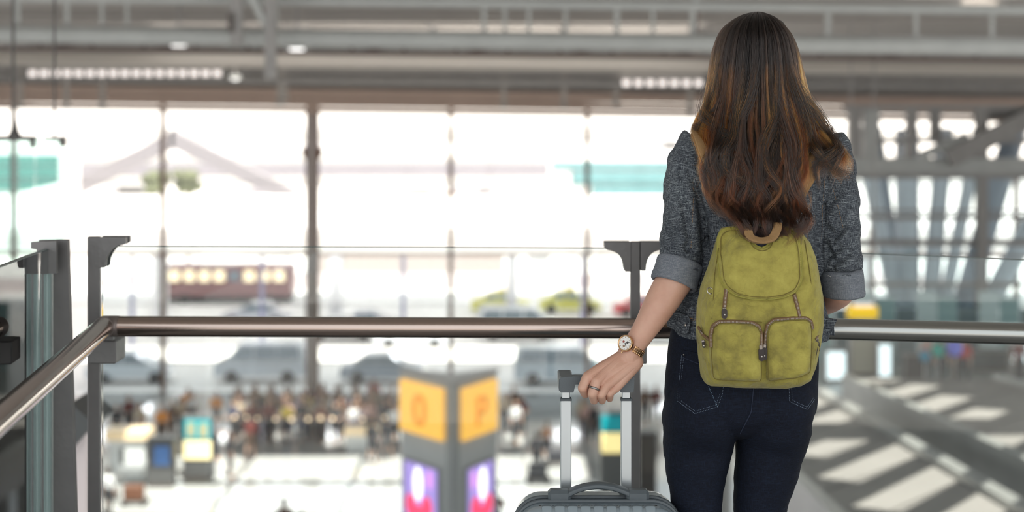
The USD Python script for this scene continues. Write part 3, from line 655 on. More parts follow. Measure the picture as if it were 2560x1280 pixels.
# barrier rail in front of the crowd
Yr = (EYE - FLOOR) * F / (1112 - HOR)
br = thing('barrier', 'low metal crowd barrier with added glowing balls in front of the waiting crowd', 'barrier', (X(720, Yr), Yr, FLOOR)); m_barr = pm('barrier_brown', (.12, .085, .07), .5)
part(br, 'rail', rod((X(545, Yr), Yr, FLOOR + 1.0), (X(1010, Yr), Yr, FLOOR + 1.0), .03, 8), m_barr)
part(br, 'rail', rod((X(545, Yr), Yr, FLOOR + .55), (X(1010, Yr), Yr, FLOOR + .55), .025, 8), m_barr)
for k in range(10):
    xx = X(545 + 51.6 * k, Yr); part(br, 'post', rod((xx, Yr, FLOOR), (xx, Yr, FLOOR + 1.02), .03, 8), m_barr)
m_orb = glow('crowd_highlight', (1.0, .74, .48), 1.5); r_o = np.random.default_rng(8)  # added glowing balls stand in for bright highlights among the crowd
for px in (590, 613, 645, 690, 735, 772, 800, 838, 915, 965):
    part(br, 'lamp', ball((X(px + r_o.uniform(-9, 9), Yr), Yr - .05, FLOOR + r_o.uniform(1.05, 1.16)), r_o.uniform(.05, .10), 2), m_orb)

# luggage trolleys
def trolley(px, pyb, lab, case, face=1):
    Y = (EYE - FLOOR) * F / (pyb - HOR); x = X(px, Y)
    t = thing('luggage_trolley', lab, 'luggage trolley', (x, Y, FLOOR))
    fr = [tube([(x + face * a, Y + s, FLOOR + z) for a, z in ((.45, .12), (-.40, .16), (-.52, 1.0), (-.62, 1.04))], .022, 6, (0, 1, 0), 14) for s in (-.25, .25)]
    part(t, 'frame', cat(*fr, rod((x - face * .62, Y - .27, FLOOR + 1.04), (x - face * .62, Y + .27, FLOOR + 1.04), .025, 8)), m_steel_m)
    part(t, 'tray', bx(x - .42, x + .45, Y - .25, Y + .25, FLOOR + .15, FLOOR + .19), m_steel_d)
    for a in (-.34, .38):
        for s in (-.24, .24): part(t, 'wheel', trimesh.creation.cylinder(.09, .05, sections=14, transform=trimesh.transformations.translation_matrix((x + a, Y + s, FLOOR + .09)) @ trimesh.transformations.rotation_matrix(np.pi / 2, (1, 0, 0))), m_tyre)
    c = single('suitcase_on_trolley', bx(x - .36, x + .34, Y - .2, Y + .2, FLOOR + .192, FLOOR + .70, .06), pm(f'case{px}', case, .5), lab.replace('luggage trolley', 'bag lying on the luggage trolley'), 'luggage')
trolley(1345, 1205, 'luggage trolley left of the suitcase handle', (.06, .06, .07))
trolley(1392, 1165, 'luggage trolley just behind the suitcase handle', (.05, .05, .06), -1)
trolley(262, 1245, 'luggage trolley with a grey load beside the corner post', (.10, .10, .11))
trolley(336, 1262, 'luggage trolley in front of the white counter', (.16, .07, .04))

# travellers
m_sk = pm('traveller_skin', (.52, .32, .23), .6)
tops = {'maroon': (.16, .035, .03), 'black': (.03, .03, .035), 'white': (.80, .80, .80), 'beige': (.50, .40, .29), 'grey': (.24, .24, .26), 'yellow': (.75, .58, .06), 'orange': (.70, .27, .05), 'brown': (.14, .075, .045), 'pale pink': (.62, .40, .36), 'navy': (.03, .04, .10), 'red': (.50, .04, .035), 'pale blue': (.42, .55, .62)}
bots = {'black': (.025, .025, .03), 'grey': (.09, .09, .095), 'brown': (.10, .06, .04), 'blue': (.05, .08, .16)}
hairc = [(.02, .016, .014), (.05, .028, .016), (.035, .02, .012)]
cache = {}
def body_set(pose):
    if pose in cache: return cache[pose]
    bend, step, arm = pose
    hip = [(-.09, 0, .92), (.09, 0, .92)]
    leg = []
    skin = []
    for i, s in enumerate((-1, 1)):
        d = step * s
        kn = (s * .10, d * .18 - .03, .50); an = (s * .10, d * .32, .09)
        leg += [bone(hip[i], .095, kn, .062), bone(kn, .062, an, .045)]
        skin += [bone(an, .045, (s * .11, d * .32 - .14, .035), .035)]
    pel = bone((0, 0, .98), .13, (0, 0, .90), .125); pel.vertices[:, 0] *= 1.15
    tr = fuse([pel] + leg, .07, 3)
    ch = loft([(0, 0, .92, .165, .12), (0, 0, 1.1, .15, .11), (0, 0, 1.3, .19, .125), (0, .0, 1.42, .16, .09), (0, 0, 1.47, .06, .06)], 8, 12)
    sl = []
    for s in (-1, 1):
        sh = (s * .19, 0, 1.38); el = (s * (.25 + .03 * arm), .02 - .10 * arm, 1.10); wr = (s * (.25 - .08 * arm), -.04 - .26 * arm, .86 + .20 * arm)
        sl += [bone(sh, .062, el, .05)]
        skin += [bone(el, .042, wr, .030), bone(wr, .030, np.array(wr) + (0, -.06 * arm, -.09 * (1 - arm)), .035)]
    top = fuse([ch] + sl, .07, 2)
    hd = loft([(0, 0, 1.44, .055, .06), (0, -.01, 1.50, .052, .055), (0, -.03, 1.54, .06, .075), (0, -.02, 1.60, .076, .096), (0, -.01, 1.68, .07, .09), (0, 0, 1.73, .03, .04)], 10, 12)
    nose = ball((0, -.118, 1.605), (.012, .016, .02), 1)
    core = bone((0, 0, 1.0), .10, (0, 0, 1.36), .10)
    skin = fuse([core, bone((0, 0, 1.36), .08, (0, 0, 1.5), .05), hd, nose] + skin + [bone((-.19, 0, 1.38), .04, (.19, 0, 1.38), .04)] + [bone((s * .19, 0, 1.38), .04, (s * (.25 + .03 * arm), .02 - .10 * arm, 1.10), .04) for s in (-1, 1)] + [bone((s * .1, step * s * .32, .09), .04, (s * .09, 0, .95), .05) for s in (-1, 1)], 0, 0)
    hr = loft([(0, .03, 1.50, .072, .055), (0, .02, 1.58, .086, .095), (0, .01, 1.66, .086, .105), (0, .01, 1.73, .06, .075), (0, .01, 1.755, .02, .03)], 8, 12)
    hr = tm(mani(hr) - mani(bx(-.07, .07, -.3, -.055, 1.3, 1.67)))
    cache[pose] = (skin, top, tr, hr); return cache[pose]
poses = [(0, 0, 0), (0, .3, .3), (0, 0, 1), (0, .8, .2), (0, .5, .9), (0, -.7, .5)]
def traveller(px, pyb, top, bot, lab, group=None, h=1.0, rot=None, Y=None, zf=None, r=np.random.default_rng(1)):
    zf = FLOOR if zf is None else zf
    Y = Y or (EYE - zf) * F / (pyb - HOR); x = X(px, Y)
    t = thing('person', lab, 'person', (x, Y, zf), group)
    stage.GetPrimAtPath(t)
    UsdGeom.Xformable(stage.GetPrimAtPath(t)).AddRotateZOp().Set(float(rot if rot is not None else r.uniform(-180, 180)))
    UsdGeom.Xformable(stage.GetPrimAtPath(t)).AddScaleOp().Set(Gf.Vec3f(h, h, h))
    skin, tp, tr, hr = body_set(poses[r.integers(len(poses))])
    off = np.array([x, Y, zf])
    for nm, m, mt in (('body', skin, m_sk), ('top', tp, pm('top_' + top.replace(' ', '_'), tops[top], .8)), ('trousers', tr, pm('trousers_' + bot, bots[bot], .8)), ('hair', hr, pm(f'hair{r.integers(3)}', hairc[r.integers(3)], .5))):
        mm = m.copy(); mm.vertices = mm.vertices + off; part(t, nm, mm, mt, smooth=50)
r3 = np.random.default_rng(11)
ordn = lambda k: f'{k}' + ({1: 'st', 2: 'nd', 3: 'rd'}.get(k % 10, 'th') if k % 100 not in (11, 12, 13) else 'th')
palette = ['maroon', 'black', 'brown', 'beige', 'grey', 'pale pink', 'brown', 'black', 'white', 'navy', 'maroon', 'beige']
for ri, nm in enumerate(('front', 'second', 'third', 'fourth', 'fifth', 'back')):
    Yq = 59.4 + .74 * ri
    for k in range(10):
        px = 566 + 424 * (k + .5 + .25 * (ri % 2)) / 10 + r3.uniform(-4, 4)
        top = palette[r3.integers(len(palette))]
        if nm == 'fourth' and k == 4: top = 'yellow'
        if nm == 'fourth' and k == 6: top = 'red'
        if nm == 'front' and k == 3: top = 'yellow'
        bot = list(bots)[r3.integers(4)]
        traveller(px, 0, top, bot, f'person in {top} top and {bot} trousers, {ordn(k + 1)} from left, {nm} row of waiting crowd', 'waiting crowd at the barrier', r3.uniform(.92, 1.06), r3.uniform(-35, 35), Y=Yq + r3.uniform(-.06, .06), r=r3)
for px, pyb, top, bot, lab, rot in (
    (292, 1112, 'black', 'black', 'person in black behind the white counter at the far left', 0), (322, 1092, 'maroon', 'black', 'person in maroon top behind the white counter', 30), (350, 1114, 'beige', 'grey', 'person in beige top behind the white counter, nearest the dark kiosk', -20),
    (352, 1158, 'white', 'grey', 'person in white top at the end of the white counter', 40), (404, 1118, 'orange', 'brown', 'person in orange top behind the dark box kiosk', 10), (430, 1102, 'brown', 'brown', 'person in brown top behind the dark box kiosk', -40), (450, 1095, 'beige', 'black', 'person in beige top just left of the teal kiosk', 60), (470, 1072, 'orange', 'grey', 'person in orange top far behind the teal kiosk', 0), (482, 1080, 'white', 'grey', 'person in white top far behind the teal kiosk', 0),
    (540, 1150, 'grey', 'black', 'person in grey top right beside the teal kiosk', 90), (573, 1195, 'black', 'black', 'person in black walking right of the teal kiosk', 120), (625, 1150, 'maroon', 'brown', 'person in maroon top standing in front of the barrier', 170), (541, 1080, 'orange', 'white' if False else 'grey', 'person in orange top at the left end of the crowd', 0),
    (1020, 1082, 'maroon', 'black', 'person in maroon top left behind the amber 0 sign', 0), (985, 1120, 'white', 'black', 'person in white top left of the sign pillar', 20), (968, 1150, 'black', 'grey', 'person in black top and grey trousers left of the sign pillar', 160), (930, 1160, 'black', 'black', 'person all in black in front of the cream counter', 150),
    (1262, 1082, 'beige', 'black', 'person in beige top right behind the amber P sign', 0), (1284, 1066, 'brown', 'brown', 'person in brown top second to the right of the amber P sign', 10), (1305, 1088, 'maroon', 'black', 'person in maroon top third to the right of the amber P sign', -10), (1288, 1110, 'white', 'grey', 'person in white top right of the amber P sign', 30),
    (1342, 1195, 'black', 'black', 'person in black pushing a trolley left of the suitcase handle', 180), (1368, 1160, 'brown', 'black', 'person in brown top behind the left post of the suitcase handle', 170), (1470, 1105, 'pale pink', 'grey', 'person in pale pink top seen inside the suitcase handle', 0), (1488, 1112, 'black', 'black', 'person in black seen inside the suitcase handle', 20), (1455, 1090, 'beige', 'brown', 'person in beige top seen just inside the suitcase handle', 0),
    (1612, 1062, 'brown', 'black', 'person in brown top between the metal post and the jeans', 0), (1640, 1058, 'maroon', 'grey', 'person in maroon top closest to the jeans', 15),
    (710, 1392, 'brown', 'black', 'person in brown top walking at the bottom edge, left of the pillar', 190), (753, 1412, 'maroon', 'black', 'person in maroon top at the very bottom edge, head just in view', 190), (1240, 1352, 'maroon', 'black', 'person in maroon top right beside the pink screens', 175), (270, 1290, 'white', 'grey', 'person in white top pushing the trolley at the corner post', 160),
    (935, 1046, 'red', 'black', 'person in red top under the dark car, left of the amber signs', 0)):
    traveller(px, pyb, top, bot, lab, None, r3.uniform(.95, 1.05), rot, r=r3)
for px, dY, top, bot, lab in ((2352, 0, 'maroon', 'black', 'person in maroon top under the balloons on the mezzanine'), (2384, .75, 'yellow', 'brown', 'person in yellow top right of the maroon one on the mezzanine'), (2408, 0, 'red', 'black', 'person in red top at the right of the mezzanine group'), (2322, .6, 'pale pink', 'grey', 'person in pale pink top at the left of the mezzanine group'), (2548, 0, 'maroon', 'black', 'person in maroon top at the right edge of the mezzanine')):
    traveller(px, 0, top, bot, lab, None, .95, r3.uniform(-40, 40), Y=44.9 + dY, zf=zm, r=r3)
# ------------------------------------------------------------------ gallery balustrade
m_post = pm('balustrade_steel', (.18, .178, .178), .45, metal=.5, var=.10, vs=9, bump=.0008, bs=60)
m_rail = pm('brushed_handrail_flare_tint', (.42, .345, .31), .17, metal=1.0, var=.06, vs=5, scale=(.3, 1, 1))  # warm flare tint put into the steel colour of the left runs
m_collar = pm('rail_collar_steel', (.22, .19, .18), .45, metal=.7)
m_bglass = glass('balustrade_glass', (.925, .96, .96), 1.42)
m_gedge = pm('glass_edge', (.05, .09, .085), .2)
YG, YRr = 3.52, 3.40
bal = thing('balustrade', 'glass balustrade with grey steel posts and a round steel handrail', 'railing', (0, 3.5, 0))
zr = lambda px, py, Y=YRr: Z(py, Y)
RR = .0245
# handrail: side run, corner collar, front run, run after the corner behind the woman
corner = W(262, 815.5, YRr)
near = np.array([X(-330, 1.62) , 1.62, corner[2]])
near = corner + (W(0, 1049, 2.365) - corner) * 2.2; near[2] = corner[2]
e = np.array([W(276, 815.5, YRr), W(1500, 821, YRr), W(1690, 822.5, YRr - .0)])
part(bal, 'handrail', rod(e[0], W(1905, 822, YRr), RR, 40), m_rail)
sd = (near - corner) / np.linalg.norm(near - corner)
part(bal, 'handrail', rod(corner + sd * .015, near, RR, 40), m_rail)
part(bal, 'handrail', rod(W(1905, 818, YRr), W(3400, 856, YRr - .21), RR * 1.03, 40), pm('brushed_handrail_neutral', (.36, .375, .365), .2, metal=1.0, var=.06, vs=5, scale=(.3, 1, 1)))
part(bal, 'rail_collar', fuse([rod(corner + sd * .03, corner + (.0, 0, 0), RR * 1.03, 32), ball(corner, RR * 1.03, 3), rod(corner, W(299, 815.5, YRr), RR * 1.03, 32)], .006, 2), m_collar, 'darker welded corner joint of the handrail')
part(bal, 'rail_collar', ball(W(1905, 820, YRr), RR * 1.04, 3), m_collar)
# posts
def post(px0, px1, pyt, Y, dep=.016, taper=None):
    x0, x1 = X(px0, Y - dep / 2), X(px1, Y - dep / 2); zt = Z(pyt, Y - dep / 2)
    if taper:
        P = Polygon([(x0, zt), (x1, zt), (x1 + taper, 0), (x0, 0)])
        return prism(P.buffer(-.002).buffer(.002), Y - dep / 2, Y + dep / 2)
    return bx(x0, x1, Y - dep / 2, Y + dep / 2, 0, zt, .002)
YP = 3.50
part(bal, 'post', post(218, 248.5, 592, YP), m_post)
part(bal, 'post', post(1576, 1601, 604, YP), m_post)
part(bal, 'post', post(133, 168, 600, 3.43, .02, taper=.035), m_post)
part(bal, 'base_plate', bx(X(200, YP), X(268, YP), YP - .06, YP + .06, 0, .012, .002), m_post)
part(bal, 'base_plate', bx(X(1555, YP), X(1622, YP), YP - .06, YP + .06, 0, .012, .002), m_post)
# wing clamps that hold the corners of the panes
def wing(px0, px1, py0, py1, s):
    """flat topped wing with a hollow curved underside; s = +1 reaches right"""
    w = px1 - px0; pts = [(0, 0), (w, 0), (w, 14)]
    for k in np.linspace(0, 1, 12):
        a = k * np.pi / 2
        pts.append((w - 8 - (w * .62) * math.sin(a), 19 + (py1 - py0 - 25) * (1 - math.cos(a))))
    pts += [(w * .22, py1 - py0), (0, py1 - py0)]
    P = Polygon([W((px0 + p) if s > 0 else (px1 - p), py0 + q, YP)[[0, 2]] for p, q in pts]).buffer(0)
    P = P.buffer(-.0015).buffer(.0015)
    return prism(P, YP - .012, YP + .006), prism(P, YP + .027, YP + .036)
for args in ((248.5, 317, 592.5, 668, 1), (1601, 1657, 605, 676, 1), (1511, 1576, 605, 678, -1)):
    for m in wing(*args): part(bal, 'clamp', m, m_post)
cl = []
part(bal, 'clamp', prism(Polygon([W(px, py, 3.40)[[0, 2]] for px, py in ((88, 603), (150, 600), (150, 680), (114, 682), (104, 640), (102, 620), (88, 618))]), 3.37, 3.385), m_post)
part(bal, 'clamp', prism(Polygon([W(px, py, 3.43)[[0, 2]] for px, py in ((96, 601), (150, 600), (150, 680), (114, 682), (104, 640), (102, 612))]), 3.43, 3.447), m_post)
part(bal, 'clamp_lining', bx(X(98, 3.4), X(134, 3.4), 3.386, 3.43, Z(640, 3.4), Z(606, 3.4)), pm('rubber', (.03, .022, .02), .7))
# rail brackets
part(bal, 'rail_bracket', bx(X(222, YRr - .012), X(289, YRr - .012), YRr - .012, YP - .025, Z(908, YRr), Z(850, YRr), .003), m_post)
part(bal, 'rail_bracket', bx(X(268, YRr), X(284, YRr), YRr - .007, YRr + .009, Z(872, YRr), Z(836, YRr)), m_post)
part(bal, 'rail_bracket', bx(X(1590, YRr), X(1617, YRr), YRr - .012, YP + .01, Z(908, YRr), Z(846, YRr), .003), m_post)
# panes
def pane(p0, p1, z0a, z0b, th=.012):
    p0, p1 = np.array(p0, float), np.array(p1, float); t = (p1 - p0) / np.linalg.norm(p1 - p0); n = np.array([t[1], -t[0]]) * th / 2
    v = [];
    for p, zt in ((p0, z0a), (p1, z0b)):
        for s in (1, -1):
            for z in (.06, zt): v.append((*(p + s * n), z))
    return trimesh.convex.convex_hull(np.array(v))
def pane_set(p0, p1, za, zb):
    part(bal, 'glass_pane', pane(p0, p1, za, zb), m_bglass)
    part(bal, 'glass_edge', obox((*p0, za + .0008), (*p1, zb + .0008), .012, .0016), m_gedge, 'dark polished top edge of the glass')
pane_set((X(256, YG), YG), (X(1583, YG), YG), Z(616, YG), Z(621, YG))
pane_set((X(1594, YG), YG), (X(1900, YG + .03), YG + .03), Z(622, YG), Z(624, YG))
pane_set((X(1910, YG + .03), YG + .03), (X(3400, 3.41), 3.41), Z(623.5, YG + .03), Z(686, 3.41))
lg0, lg1 = np.array([X(124, 3.40), 3.40]), np.array([X(0, 3.02), 3.02])
lg2 = lg0 + (lg1 - lg0) * 3.6
zl0 = Z(621, 3.40); zl1 = Z(667, 3.02)
pane_set(lg0, lg2, zl0, zl0 + (zl1 - zl0) * 3.6)
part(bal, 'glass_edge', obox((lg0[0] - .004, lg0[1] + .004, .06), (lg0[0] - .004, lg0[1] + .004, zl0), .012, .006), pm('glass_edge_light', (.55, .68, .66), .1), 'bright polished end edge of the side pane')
part(bal, 'base_channel', bx(X(120, 3.6), X(3400, 3.6), 3.49, 3.56, 0, .08, .004), m_post)
# ------------------------------------------------------------------ the woman
YW = 2.95
m_skin = mat('skin', {'p': ('principled_bsdf', {'base_color': (.56, .33, .245), 'roughness': .48, 'subsurface_weight': .12, 'subsurface_radius': (1, .35, .2), 'subsurface_scale': .006}),
    'tc': ('texture_coordinate', {}), 'n': ('noise_texture', {'scale': 28, 'detail': 3}), 'r': ('rgb_ramp', {'ramp': [(.3, (.53, .30, .22)), (.7, (.60, .365, .275))]}),
    'bn': ('noise_texture', {'scale': 420, 'detail': 2}), 'b': ('bump', {'strength': .35, 'distance': .0006})},
    [('tc.object', 'n.vector'), ('n.fac', 'r.fac'), ('r.color', 'p.base_color'), ('tc.object', 'bn.vector'), ('bn.fac', 'b.height'), ('b.normal', 'p.normal')])
def denim(name, dark, light, thread, amt=1.0, sc=1.0):
    """woven cloth: weft and warp streaks over a mottled ground"""
    nd = {'tc': ('texture_coordinate', {}), 'p': ('principled_bsdf', {'roughness': .85, 'specular_ior_level': .25}),
        'm1': ('mapping', {'scale': (900 * sc, 900 * sc, 70 * sc)}), 'm2': ('mapping', {'scale': (60 * sc, 60 * sc, 1000 * sc)}),
        'n1': ('noise_texture', {'scale': 1.0, 'detail': 2}), 'n2': ('noise_texture', {'scale': 1.0, 'detail': 2}), 'n3': ('noise_texture', {'scale': 9.0, 'detail': 4}),
        'mx': ('math', {'math_type': 'maximum'}), 'r': ('rgb_ramp', {'ramp': [(.40, dark), (.56, light), (.72, thread)]}),
        'r3': ('rgb_ramp', {'ramp': [(.3, (.72, .72, .74)), (.7, (1.12, 1.12, 1.1))]}), 'mu': ('mix', {'mix_type': 'multiply', 'fac': amt}),
        'b': ('bump', {'strength': .7, 'distance': .0008})}
    return mat(name, nd, [('tc.object', 'm1.vector'), ('tc.object', 'm2.vector'), ('m1.vector', 'n1.vector'), ('m2.vector', 'n2.vector'), ('tc.object', 'n3.vector'),
        ('n1.fac', 'mx.value1'), ('n2.fac', 'mx.value2'), ('mx.value', 'r.fac'), ('n3.fac', 'r3.fac'), ('r.color', 'mu.color1'), ('r3.color', 'mu.color2'), ('mu.color', 'p.base_color'),
        ('mx.value', 'b.height'), ('b.normal', 'p.normal')])
m_jacket = denim('jacket_denim', (.014, .017, .024), (.060, .071, .088), (.31, .35, .37), 1.0, 1.3)
m_cuff = denim('cuff_denim', (.11, .125, .15), (.17, .19, .22), (.27, .29, .31), .6, 1.45)
m_jeans = denim('jeans_denim', (.0025, .0038, .009), (.0045, .0075, .018), (.009, .017, .036), .8, 1.2)
m_stitch = pm('stitch_tan', (.30, .19, .10), .8); m_stitchb = pm('stitch_blue', (.16, .26, .36), .8)
m_metal = pm('worn_metal', (.50, .48, .45), .3, metal=1)
P3 = lambda px, py, Y=YW: W(px, py, Y)
per = thing('person', 'woman seen from behind with long wavy brown hair, denim jacket and dark jeans, one hand on the suitcase handle', 'person', (.49, 2.95, 0))
stage.GetPrimAtPath(per).SetCustomDataByKey('label', 'woman with long wavy brown hair in denim jacket and jeans, seen from behind')

# hand: chains of hulls, palm plus four fingers and a thumb
def chain(ps, rs): return [bone(ps[i], rs[i], ps[i + 1], rs[i + 1]) for i in range(len(ps) - 1)]
YH = 2.855
hp = lambda px, py, y: P3(px, py, y)
wr = hp(1577, 876, 2.868)
mcp = [hp(1468, 944, 2.834), hp(1491, 953, 2.826), hp(1517, 963, 2.829), hp(1538, 970, 2.838)]
pip = [hp(1456, 970, 2.826), hp(1481, 984, 2.820), hp(1503, 987, 2.824), hp(1523, 984, 2.832)]
dip = [hp(1463, 985, 2.846), hp(1485, 1001, 2.842), hp(1505, 1001, 2.844), hp(1524, 996, 2.850)]
tip = [hp(1471, 976, 2.866), hp(1490, 988, 2.864), hp(1509, 990, 2.866), hp(1527, 988, 2.868)]
hand_l = []
heel = [hp(1560, 893, 2.872), hp(1588, 905, 2.866)]
for m_ in mcp: hand_l.append(bone(m_, .0105, heel[0] if m_ is mcp[0] or m_ is mcp[1] else heel[1], .017))
hand_l.append(trimesh.convex.convex_hull(np.vstack([ball(m_ + (0, .004, .002), .0095, 2).vertices for m_ in mcp] + [ball(heel[0], .016, 2).vertices, ball(heel[1], .0165, 2).vertices])))
hand_l += chain([wr, hp(1572, 893, 2.866)], [.0215, .021])
frad = [(.0108, .0095, .0085, .0072), (.0108, .0095, .0085, .0072), (.0102, .009, .008, .0070), (.0094, .0082, .0074, .0064)]
for k in range(4): hand_l += chain([mcp[k], pip[k], dip[k], tip[k]], frad[k])
hand_l += chain([hp(1545, 902, 2.880), hp(1508, 918, 2.892), hp(1478, 935, 2.898), hp(1462, 956, 2.894)], [.0165, .0125, .0105, .0085])
arm_l = loft([(*P3(1712, 560, 2.932), .035, .038), (*P3(1708, 640, 2.908), .0355, .037), (*P3(1698, 682, 2.895), .0365, .036), (*P3(1672, 724, 2.887), .0362, .0345), (*P3(1640, 778, 2.877), .0315, .030), (*P3(1604, 836, 2.870), .0245, .0225), (*wr, .0225, .0195), (*hp(1568, 893, 2.868), .0235, .0185)], 26, 24, hint=(.85, -.2, .5))
# right arm goes forward to the rail
rs, re_, rw = P3(2078, 420, 2.95), P3(2099, 700, 2.93), np.array([.63, 3.27, .992])
arm_r = loft([(*P3(2092, 560, 2.945), .034, .038), (*P3(2100, 650, 2.935), .031, .036), (*(re_ + (.004, 0, -.012)), .030, .034), (*(re_ + (-.002, .06, -.040)), .031, .033), (*((re_ + rw) / 2 + (0, 0, -.01)), .032, .031), (*rw, .0215, .018)], 22, 24, hint=(1, 0, 0))
hand_r = []
rm = [rw + np.array((dx, .085, -.008)) for dx in (-.034, -.012, .010, .031)]
for j, m_ in enumerate(rm):
    hand_r.append(bone(rw + (0, .012, .0), .018, m_, .0105))
    hand_r += chain([m_, m_ + (0, .036, .004), m_ + (0, .058, -.012), m_ + (0, .062, -.03)], [(.0105, .0092, .0084, .007), (.0108, .0095, .0085, .0072), (.0104, .009, .008, .007), (.0094, .008, .0072, .006)][j])
hand_r.append(trimesh.convex.convex_hull(np.vstack([ball(m_, .0095, 2).vertices for m_ in rm] + [ball(rw + (0, .01, 0), .018, 2).vertices])))
hand_r += chain([rw + (-.012, .02, -.002), rw + (-.042, .055, -.006), rw + (-.055, .085, -.012), rw + (-.058, .105, -.02)], [.0155, .012, .0105, .0085])

# trunk, head and legs of the body
HC = np.array([.512, 2.985, 1.565])
trunk = loft([(.476, 2.96, .82, .12, .085), (.476, 2.96, .90, .14, .095), (.49, 2.96, 1.05, .125, .085), (.50, 2.96, 1.2, .125, .085), (.51, 2.96, 1.32, .135, .085), (.512, 2.96, 1.39, .115, .07), (.512, 2.962, 1.43, .06, .055), (.512, 2.968, 1.47, .05, .052), (.512, 2.978, 1.51, .048, .052)], 28, 28)
head = [loft([(*(HC + (0, .025, -.105)), .03, .03), (*(HC + (0, .02, -.085)), .05, .062), (*(HC + (0, .01, -.05)), .062, .082), (*(HC + (0, 0, 0)), .067, .092), (*(HC + (0, -.005, .045)), .067, .090), (*(HC + (0, -.005, .08)), .054, .068), (*(HC + (0, -.005, .10)), .02, .028)], 24, 28)]
head.append(trimesh.convex.convex_hull(np.vstack([ball(HC + (0, .088, .012), .007).vertices, ball(HC + (0, .104, -.028), .0095).vertices, ball(HC + (-.012, .09, -.032), .006).vertices, ball(HC + (.012, .09, -.032), .006).vertices])))
head.append(trimesh.convex.convex_hull(np.vstack([ball(HC + (s * .016, .078, -.056), .006).vertices for s in (-1, 1)] + [ball(HC + (0, .086, -.052), .007).vertices])))
head.append(bone(HC + (-.016, .077, -.066), .0062, HC + (.016, .077, -.066), .0062))
head.append(ball(HC + (0, .066, -.094), (.022, .02, .016), 2))
for s in (-1, 1):
    head.append(loft([(*(HC + (s * .061, 0, -.03)), .006, .010), (*(HC + (s * .065, -.006, -.005)), .007, .017), (*(HC + (s * .066, -.010, .018)), .006, .014)], 8, 12))
    head.append(bone(HC + (s * .018, .075, .030), .009, HC + (s * .045, .066, .028), .008))
legs = []
LL = [(.405, 2.958, .93, .07, .095), (.397, 2.955, .87, .0775, .112), (.3905, 2.960, .82, .0760, .106), (.389, 2.965, .78, .0735, .088), (.384, 2.966, .72, .064, .080), (.385, 2.968, .634, .0515, .068), (.386, 2.972, .47, .047, .052), (.386, 2.958, .36, .047, .054), (.387, 2.965, .2, .037, .040), (.388, 2.97, .085, .031, .036)]
RL = [(.545, 2.958, .93, .07, .095), (.5445, 2.955, .87, .0815, .112), (.543, 2.960, .82, .0775, .106), (.540, 2.965, .78, .0725, .088), (.530, 2.966, .72, .065, .080), (.517, 2.968, .634, .0545, .068), (.513, 2.972, .47, .048, .052), (.514, 2.958, .36, .047, .054), (.516, 2.965, .2, .037, .040), (.518, 2.97, .085, .031, .036)]
shr = lambda rows, d: [(*r[:3], r[3] - d, r[4] - d) for r in rows]
body_l = [trunk, *head, loft(shr(LL, .007), 28, 20), loft(shr(RL, .007), 28, 20)]
for sx in (.388, .518): body_l += [bone((sx, 2.97, .085), .030, (sx, 2.94, .035), .03), bone((sx, 2.95, .03), .026, (sx + (.01 if sx > .45 else -.01), 3.12, .022), .018)]
body_l += [bone((.512, 2.96, 1.36), .05, P3(1722, 420, 2.955), .035), bone(P3(1722, 420, 2.955), .038, P3(1712, 560, 2.932), .036), bone((.512, 2.96, 1.36), .05, rs, .035), bone(rs, .036, P3(2092, 560, 2.945), .034)]
M = mani(body_l[0])
for q in body_l[1:]: M = M + mani(q)
M = M + mani(arm_l) + mani(arm_r)
M = M.refine_to_length(.012)
H = mani(hand_l[0])
for q in hand_l[1:] + hand_r: H = H + mani(q)
H = tm(H.refine_to_length(.0032)); H.merge_vertices(); trimesh.smoothing.filter_taubin(H, lamb=.5, nu=.52, iterations=7)
B_ = tm(M); B_.merge_vertices(); trimesh.smoothing.filter_taubin(B_, lamb=.5, nu=.52, iterations=6)
try: B_ = tm(mani(B_) + mani(H))
except Exception: B_ = cat(B_, H)
part(per, 'body', B_, m_skin, smooth=60)
for s in (-1, 1):
    part(per, 'eye', ball(HC + (s * .031, .077, .008), (.012, .008, .007), 2), pm('eye_white', (.75, .72, .70), .2))
    part(per, 'iris', ball(HC + (s * .031, .0835, .008), (.0052, .002, .0052), 2), pm('iris_brown', (.03, .018, .012), .15))
    part(per, 'eyebrow', tube([HC + (s * .016, .088, .027), HC + (s * .032, .086, .033), HC + (s * .047, .074, .027)], .0022, 6, (0, 1, 0), 8), pm('brow', (.04, .025, .018), .8))
part(per, 'lips', tube([HC + (-.021, .080, -.060), HC + (0, .091, -.058), HC + (.021, .080, -.060)], [.002, .0045, .002], 8, (0, 0, 1)), pm('lips', (.48, .14, .13), .4))
for sx in (.388, .518):
    sh = fuse([bone((sx, 2.965, .05), .036, (sx, 2.945, .038), .037), bone((sx, 2.95, .037), .035, (sx + (.012 if sx > .45 else -.012), 3.13, .028), .028), bx(sx - .038, sx + .038, 2.91, 3.15, .0, .02, .008)], .012, 4)
    part(per, 'shoe', sh, pm('shoe_white', (.7, .7, .68), .6))

